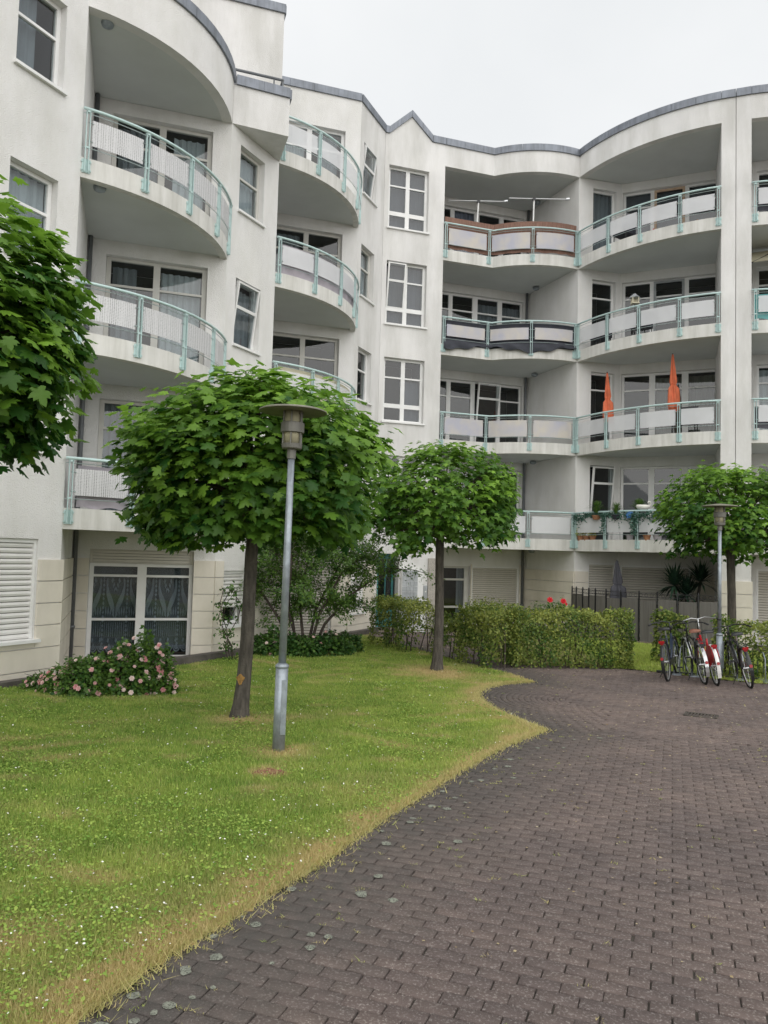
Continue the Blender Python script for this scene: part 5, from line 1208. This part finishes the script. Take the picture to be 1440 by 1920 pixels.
    if skirt:
        for s_ in (-.045, .045):
            q = MB(); pts = [(0 + (R + .03) * math.cos(a), s_, R + (R + .03) * math.sin(a)) for a in np.linspace(R_(35), R_(150), 10)] + [(-.06, s_, R + .02), (.1, s_, R)]
            n = len(pts); q.add(pts + [(a, b * 1.12, c) for a, b, c in pts], [tuple(range(n)), tuple(range(2 * n - 1, n - 1, -1))] + [(i, (i + 1) % n, n + (i + 1) % n, n + i) for i in range(n)]); part('skirt_guard', q, M[skirt], t, True)
    return t
gB = gz(13.8)
bike('dark blue step-through bicycle with red rear lamp, leftmost of the row', (5.16, 13.95, gB), R_(61), R_(7), 'navy', 'black', 'black', 'black')
bike('black bicycle with brown leather saddle and grey mudguard', (5.71, 13.72, gB), R_(81), R_(8), 'black', 'alu', 'brown', 'black', step=False, lens=False)
bike('bright red bicycle with white rear mudguard and silver handlebar', (5.88, 13.62, gB), R_(79), R_(8), 'redpaint', 'whitepaint', 'black', 'alu', skirt='redpaint', rack=False, guard_dark='redpaint', hi_bar=.1)
bike('black city bicycle leaning left, rightmost of the row', (6.37, 13.42, gB), R_(78), R_(11), 'black', 'black', 'black', 'black', step=False)
def stand(label, x, y, rz):
    t = thing('bike_stand', label, 'bike stand', (x, y, gz(y)), rz, 'steel bicycle stands')
    for s_ in (-.05, .05):
        q = MB(); q.tube([(-.25, s_, .02), (-.22, s_, .42), (-.1, s_, .52), (.1, s_, .52), (.2, s_, .40), (.24, s_, .02)], .011, 7); part('hoop', q, M['galv'], t, True, True)
    q = MB(); q.box((0, 0, .012), (.56, .16, .024)); part('base_plate', q, M['galv'], t, True)
stand('steel wheel stand holding the rightmost black bicycle', 6.60, 14.45, R_(80)); stand('empty steel wheel stand in front of the hedge at the right edge', 7.02, 14.25, R_(80))
stand('steel wheel stand holding the dark blue bicycle', 5.70, 14.88, R_(61)); stand('steel wheel stand holding the brown-saddled bicycle', 5.89, 14.75, R_(81))
t = thing('stand_rail', 'low dark floor rail on the ground between the bicycle wheels', 'rail', (6.0, 14.6, gz(14.6))); q = MB(); q.tube([(5.3, 14.95, -2.07), (6.0, 14.62, -2.07), (6.9, 14.25, -2.07)], .02, 6); part('rail', q, M['black'], t)

# ------------------------------------------------------------------ things on the balconies
def at_front(fr, f, inset): ls = alen(fr); p, t = at_len(fr, f * ls[-1], ls); o = V2(t.y, -t.x); return p - o * inset, t
# closed parasols
def parasol(label, x, y, z0, ztop, zfab, m, r=.10):
    t = thing('closed_parasol', label, 'parasol', (x, y, z0), 0, 'closed parasols')
    q = MB(); q.tube([(x, y, z0), (x, y, ztop + .03)], .018, 8); part('pole', q, M['black'], t)
    q = MB(); n = 30; vs = []; H = ztop - zfab; rings = 16
    for j in range(rings + 1):
        f = j / rings; rr = r * (.18 + .82 * (1 - f) ** .8) * (.72 if .42 < f < .50 else 1) * (1.0 if f > .1 else .85 + 1.5 * f)
        for k in range(n):
            a = 6.283 * k / n; w = rr * (1 + .42 * math.cos(a * 5 + f * 3.2) + .2 * math.sin(a * 2 + 5 * f)) * (1.12 if f < .42 else .88); dz = (.07 * math.cos(a * 5 + 1) if j == 0 else 0)
            vs.append((x + w * math.cos(a) + .03 * (1 - f), y + w * math.sin(a), zfab + H * f + dz))
    q.add(vs, [(j * n + k, j * n + (k + 1) % n, (j + 1) * n + (k + 1) % n, (j + 1) * n + k) for j in range(rings) for k in range(n)] + [tuple(range(n - 1, -1, -1)), tuple(rings * n + k for k in range(n))])
    part('canopy', q, M[m], t, smooth=True)
    q = MB(); q.torus((x + .015, y, zfab + H * .46), r * .62, .008, 14, 5, Matrix.Rotation(R_(90), 3, 'X')); part('tie_strap', q, M[m], t)
    q = MB(); q.lathe([(.22, 0), (.22, .06), (.05, .09), (.03, .2)], (x, y, z0), 18); part('foot', q, M['terrace'], t); return t
parasol('closed orange parasol nearer the white column, lower of the two', 6.30, 21.95, S(2) + .2, 5.40, 4.02, 'orange', .115)
parasol('taller closed orange parasol in the middle of the third-row balcony', 7.73, 20.75, S(2) + .2, 5.66, 4.16, 'orange', .12)
parasol('closed grey parasol standing behind the patio fence', 6.5, 21.5, -2.1, .02, -1.15, 'greyfab', .17)
# birdhouse lantern on a pole
t = thing('bird_feeder', 'small house-shaped bird feeder on a black pole above the balcony rail', 'bird feeder', (6.82, 21.15, S(3) + .2)); x, y = 6.82, 21.15
q = MB(); q.tube([(x, y, S(3) + .2), (x, y, 7.17)], .014, 6); q.lathe([(.14, 0), (.14, .03), (.02, .06)], (x, y, S(3) + .2), 12); q.tube([(x, y, 6.80), (x - .15, y, 6.90)], .01, 5); q.tube([(x - .06, y, 6.3), (x - .05, y, 6.8)], .03, 6); part('pole', q, M['black'], t)
q = MB(); q.box((x, y, 7.18), (.20, .18, .025))
for a in (-.08, .08):
    for b in (-.07, .07): q.box((x + a, y + b, 7.26), (.025, .025, .15))
q.box((x, y + .07, 7.26), (.16, .01, .15)); part('feeder_house', q, M['creamfab'], t)
q = MB(); q.lathe([(.17, 0), (.12, .05), (.02, .13)], (x, y, 7.335), 4); part('roof', q, M['bluegrey'], t)
# reed mat, fabric screens
o = screen(frG, 4, .012, .985, .36, 1.30, 'reed', 'reed_screen', 'brown reed mat rising above the top balcony rail', 'reed screen', d=-.04, wav=.012)
screen(frG, 3, .012, .988, .30, 1.02, 'charfab', 'fabric_screen', 'black fabric sagging inside the railing below the reed-screened balcony', 'privacy screen', d=-.03, wav=.01, sag=.02, skirt=.24)
screen(frD, 3, .03, .98, .30, .98, 'lilacfab', 'fabric_screen', 'grey fabric screen inside the second-highest balcony of the middle stack', 'privacy screen', d=-.05, sag=.02)
screen(frD, 2, .03, .98, .25, 1.02, 'creamfab', 'fabric_screen', 'cream fabric screen on the curved balcony just above the maple crown', 'privacy screen', d=-.05)
screen(frB, 1, .05, .98, .33, .98, 'lilacfab', 'fabric_screen', 'mauve-grey fabric screen on the lowest balcony of the left stack', 'privacy screen', d=-.06, sag=.015, wav=.02)
screen(frI, 3, .02, .98, .34, .98, 'teal', 'fabric_screen', 'dark green screen inside a balcony railing at the right edge', 'privacy screen', d=-.04)
screen(frI, 2, .02, .98, .34, .9, 'greyfab', 'fabric_screen', 'grey screen inside the lower balcony railing at the right edge', 'privacy screen', d=-.04)
screen(frI, 4, .03, .98, .34, .98, 'charfab', 'fabric_screen', 'dark screen inside the topmost balcony railing at the right edge', 'privacy screen', d=-.04)
# awning at the right edge
q = MB(); a = PR2 + PIN * .9; n = 10; vs = []
for i in range(n + 1):
    f = i / n; 
    for j in range(7):
        g = j / 6; p = a + PD * (.06 + 2.6 * g) + PIN * (.9 - .8 * f); vs.append((p.x, p.y, S(4) - .08 - .55 * f ** 1.2 + .10 * g))
N_ = len(vs); vs += [(x_, y_, z_ - .012) for x_, y_, z_ in vs]
fs = [(i * 7 + j, i * 7 + j + 1, i * 7 + j + 8, i * 7 + j + 7) for i in range(n) for j in range(6)]; q.add(vs, fs + [tuple(N_ + k for k in r[::-1]) for r in fs])
t = thing('awning', 'cream awning hanging under the top balcony at the right edge', 'awning', (a.x, a.y, S(4) - .6)); part('cloth', q, M['creamfab'], t, smooth=True)
q = MB(); p0 = a + PD * .08 + PIN * .08; p1 = a + PD * .7 + PIN * .6; q.tube([(p0.x, p0.y, S(4) - .66), (p1.x, p1.y, S(4) - .2)], .015, 6); part('arm', q, M['black'], t)
# T-shaped awning poles on the reed-screened balcony
for i, (xb, zb, xt, xl, xr, y, lab) in enumerate(((2.53, 9.5, 2.59, 1.68, 3.46, 22.70, 'left one of the two white T-shaped clamp poles on the reed-screened balcony'), (4.19, 9.5, 4.21, 3.46, 5.26, 22.45, 'right one of the two white T-shaped clamp poles, nearer the white column'))):
    t = thing('clamp_pole', lab, 'pole', (xb, y, zb), 0, 'clamp poles with cross arms')
    q = MB(); q.tube([(xb, y, zb), (xt, y, 10.68)], .022, 8); q.tube([(xb, y, zb), (xb, y, zb + .22)], .045, 8); part('upright', q, M['white'], t)
    q = MB(); q.tube([(xl, y - .02, 10.69), (xr, y + .02, 10.72)], .02, 8); q.tube([(xr - .1, y, 10.72), (xr, y, 10.735)], .04, 6); part('cross_arm', q, M['alu'], t)
    q = MB(); q.box((xt, y, 10.69), (.09, .07, .08)); part('joint', q, M['black'], t)
# bowls and boxes on the top right balcony
for (f, ins, r, h, m_, lab) in ((.57, .35, .22, .16, 'redpaint', 'dark red upturned bowl behind the rail panels on the top right balcony'), (.86, .35, .17, .14, 'terracotta', 'terracotta upturned bowl near the pier on the top right balcony'), (.42, .4, .24, .14, 'greyfab', 'grey bowl beside the second post of the top right balcony')):
    p, _t = at_front(frH, f, ins); q = MB(); q.lathe([(r, 0), (r * 1.04, .03), (r * .8, h * .7), (r * .15, h), (.02, h + .05)], (p.x, p.y, S(4) + .27), 18); tag(part('bowl', q, M[m_], smooth=True), lab, 'bowl')
for k_, f, ins, m_, lab in ((3, .12, .45, 'charfab', 'dark garden chair at the left end of the bird feeder balcony'), (3, .47, .5, 'charfab', 'dark garden chair beside the bird feeder pole'), (2, .80, .5, 'black', 'dark garden chair behind the taller orange parasol'), (4, .33, .45, 'charfab', 'dark garden chair at the left of the top right balcony')):
    p, tt_ = at_front(frH, f, ins); t = thing('garden_chair', lab, 'chair', (p.x, p.y, S(k_) + .2), math.atan2(tt_.y, tt_.x), 'garden chairs on the right balconies')
    q = MB(); q.box((0, 0, .42), (.46, .44, .04)); part('seat', q, M[m_], t, True)
    q = MB(); q.box((0, .22, .68), (.44, .03, .46)); part('backrest', q, M[m_], t, True)
    for a in (-.2, .2):
        for b in (-.19, .19): q = MB(); q.tube([(a, b, 0), (a, b, .41)], .014, 6); part('leg', q, M['black'], t, True)
# flower boxes, pots and garland of the planted balcony
k0 = S(1)
def pot(label, x, y, z, r, h, m_, plant=None, name='flower_pot'):
    t = thing(name, label, 'plant pot', (x, y, z), 0, 'pots on the planted balcony'); q = MB(); q.lathe([(r * .7, 0), (r * .95, h * .85), (r * 1.08, h * .86), (r * 1.08, h), (r * .9, h), (r * .85, h - .03)], (x, y, z), 18); part('pot', q, M[m_], t, smooth=False)
    if plant:
        kind, hh, n, s = plant
        if kind == 'blade':
            vs = MB()
            for i in range(n):
                a = RNG.uniform(0, 6.28); e = RNG.uniform(.25, 1.0); w = s; rr = hh * e
                pts = [(x, y, z + h - .02), (x + math.cos(a) * rr * .36, y + math.sin(a) * rr * .36, z + h + hh * (.75 - .25 * e)), (x + math.cos(a) * rr * .9, y + math.sin(a) * rr * .9, z + h + hh * (1.25 - .85 * e))]
                for p, r_ in ((pts[:2], 1), (pts[1:], .6)):
                    (ax, ay, az), (bx, by, bz) = p; ox, oy = -math.sin(a) * w, math.cos(a) * w; vs.add([(ax - ox, ay - oy, az), (ax + ox, ay + oy, az), (bx + ox * .5, by + oy * .5, bz), (bx - ox * .5, by - oy * .5, bz)], [(0, 1, 2, 3)])
            me = vs.mesh('leaves', M['shrub']); at = me.attributes.new('tint', 'FLOAT', 'POINT'); at.data.foreach_set('value', RNG.random(len(vs.v)).astype(np.float32) * .7); part('leaves', me, None, t, kind='stuff')
        else:
            d = norm(RNG.normal(0, 1, (n, 3))); d[:, 2] = np.abs(d[:, 2]); Pn = np.array([x, y, z + h]) + d * np.array([hh * .7, hh * .6, hh]) * RNG.uniform(.3, 1, (n, 1)); cloud(t, 'leaves', Pn, d, s, 'ivy' if kind == 'ivy' else 'hedge', RNG.normal(.6 if kind != 'ivy' else .4, .2, n))
    return t
zc = k0 + .27
for i, (f, r, h, m_, pl_, lab) in enumerate(((.045, .11, .15, 'terracotta', ('leafy', .26, 130, .06), 'terracotta pot with a yellow-green plant at the left end of the planted balcony'),
        (.105, .10, .14, 'terracotta', None, 'wide terracotta pot, second from the left on the planted balcony'), (.165, .095, .14, 'terracotta', ('leafy', .18, 90, .06), 'terracotta pot with leaves beside the second post of the planted balcony'),
        (.46, .10, .17, 'lilacfab', None, 'mauve-grey pot left of the middle post of the planted balcony'), (.575, .10, .16, 'terracotta', None, 'plain terracotta pot just right of the middle post of the planted balcony'), (.64, .12, .17, 'lilacfab', None, 'grey pot between the terracotta and patterned pots of the planted balcony'), (.76, .10, .16, 'ceramic', None, 'white patterned pot partly behind the maple on the planted balcony'))):
    p, _t = at_front(frH, f, .07); pot(lab, p.x, p.y, zc, r, h, m_, pl_)
zr = k0 + .86
for x, y, r, h, m_, pl_, lab in ((5.98, 21.72, .13, .12, 'terracotta', ('blade', .42, 120, .010), 'spiky palm-like plant at rail height on the planted balcony'), (6.36, 21.15, .12, .12, 'charfab', ('blade', .34, 130, .008), 'grassy plant in a dark box between palm and bushy plant'), (6.92, 20.95, .15, .14, 'charfab', ('blade', .42, 330, .006), 'bushy fine-leaved plant behind the white swan planter')):
    pot(lab, x, y, zr, r, h, m_, pl_, 'potted_plant')
p, tt_ = at_front(frH, .5, .13); x, y = 6.95, 20.72; t = thing('swan_planter', 'white ceramic swan planter on the rail of the planted balcony', 'planter', (x, y, k0 + 1.1))
q = MB(); q.lathe([(.02, 0), (.13, .03), (.17, .09), (.15, .14), (.12, .12)], (x, y, k0 + 1.1), 18, 1.15, .7); part('body', q, M['ceramic'], t, smooth=True)
q = MB(); q.tube([(x + .14, y, k0 + 1.18), (x + .20, y - .02, k0 + 1.26), (x + .18, y - .03, k0 + 1.32), (x + .13, y - .05, k0 + 1.32), (x + .10, y - .07, k0 + 1.29)], [.028, .022, .022, .026, .01], 8); part('neck', q, M['ceramic'], t, smooth=True)
t = thing('ivy_garland', 'blue-green artificial ivy garland wound along the planted balcony rail', 'garland', (6.4, 21.3, k0 + 1.0)); gl = offset(frH, .07); lg = alen(gl); Pn = []
for i in range(1500):
    f = RNG.random() * .78; p, _t = at_len(gl, f * lg[-1], lg); Pn.append((p.x + RNG.normal(0, .03), p.y + RNG.normal(0, .03), k0 + 1.03 - abs(RNG.normal(0, .09)) * (1.3 if .35 < f < .78 or f < .12 else .5)))
for f0, dz in ((.29, .55), (.52, .62), (.50, .5)):
    p, _t = at_len(gl, f0 * lg[-1], lg)
    for i in range(110): Pn.append((p.x + RNG.normal(0, .035) - .04, p.y - .03 + RNG.normal(0, .03), k0 + 1.0 - RNG.random() * dz))
Pn = np.array(Pn); cloud(t, 'leaves', Pn, norm(RNG.normal(0, 1, Pn.shape) + np.array([-.5, -1, .2])), .065, 'ivy', RNG.normal(.42, .26, len(Pn)), .2, .6)
p, _t = at_len(gl, .50 * lg[-1], lg); q = MB()
for i in range(24): q.ball((p.x - .12 + RNG.normal(0, .05), p.y - .03, k0 + .97 + RNG.normal(0, .045)), .028, 6, 4)
part('blue_blooms', q, M['blue'], t)
# yucca behind the fence
def yucca(label, x, y, hs):
    t = thing('yucca', label, 'yucca', (x, y, -2.1)); q = MB()
    for dx, h in hs: q.tube([(x + dx * .3, y, -2.1), (x + dx, y, -2.1 + h)], [.05, .04], 7)
    part('trunk', q, M['bark'], t); g = MB()
    for dx, h in hs:
        for i in range(120):
            a = RNG.uniform(0, 6.28); el = RNG.uniform(-.5, 1.4); L = RNG.uniform(.5, .8); w = .028; c = (x + dx, y, -2.1 + h)
            d = Vector((math.cos(a) * math.cos(el), math.sin(a) * math.cos(el), math.sin(el))); s_ = d.cross(Vector((0, 0, 1))).normalized() * w; b = Vector(c); m_ = b + d * L * .55; e = b + d * L + Vector((0, 0, -.10))
            g.add([b - s_ * .6, b + s_ * .6, m_ + s_, e, m_ - s_], [(0, 1, 2, 4), (4, 2, 3)])
    me = g.mesh('leaves', M['yucca']); at = me.attributes.new('tint', 'FLOAT', 'POINT'); at.data.foreach_set('value', RNG.random(len(g.v)).astype(np.float32)); part('leaves', me, None, t, kind='stuff')
yucca('dark spiky yucca behind the patio fence, beside the pier', 8.1, 20.75, ((-.28, 1.50), (.42, 1.62), (.05, 1.25)))
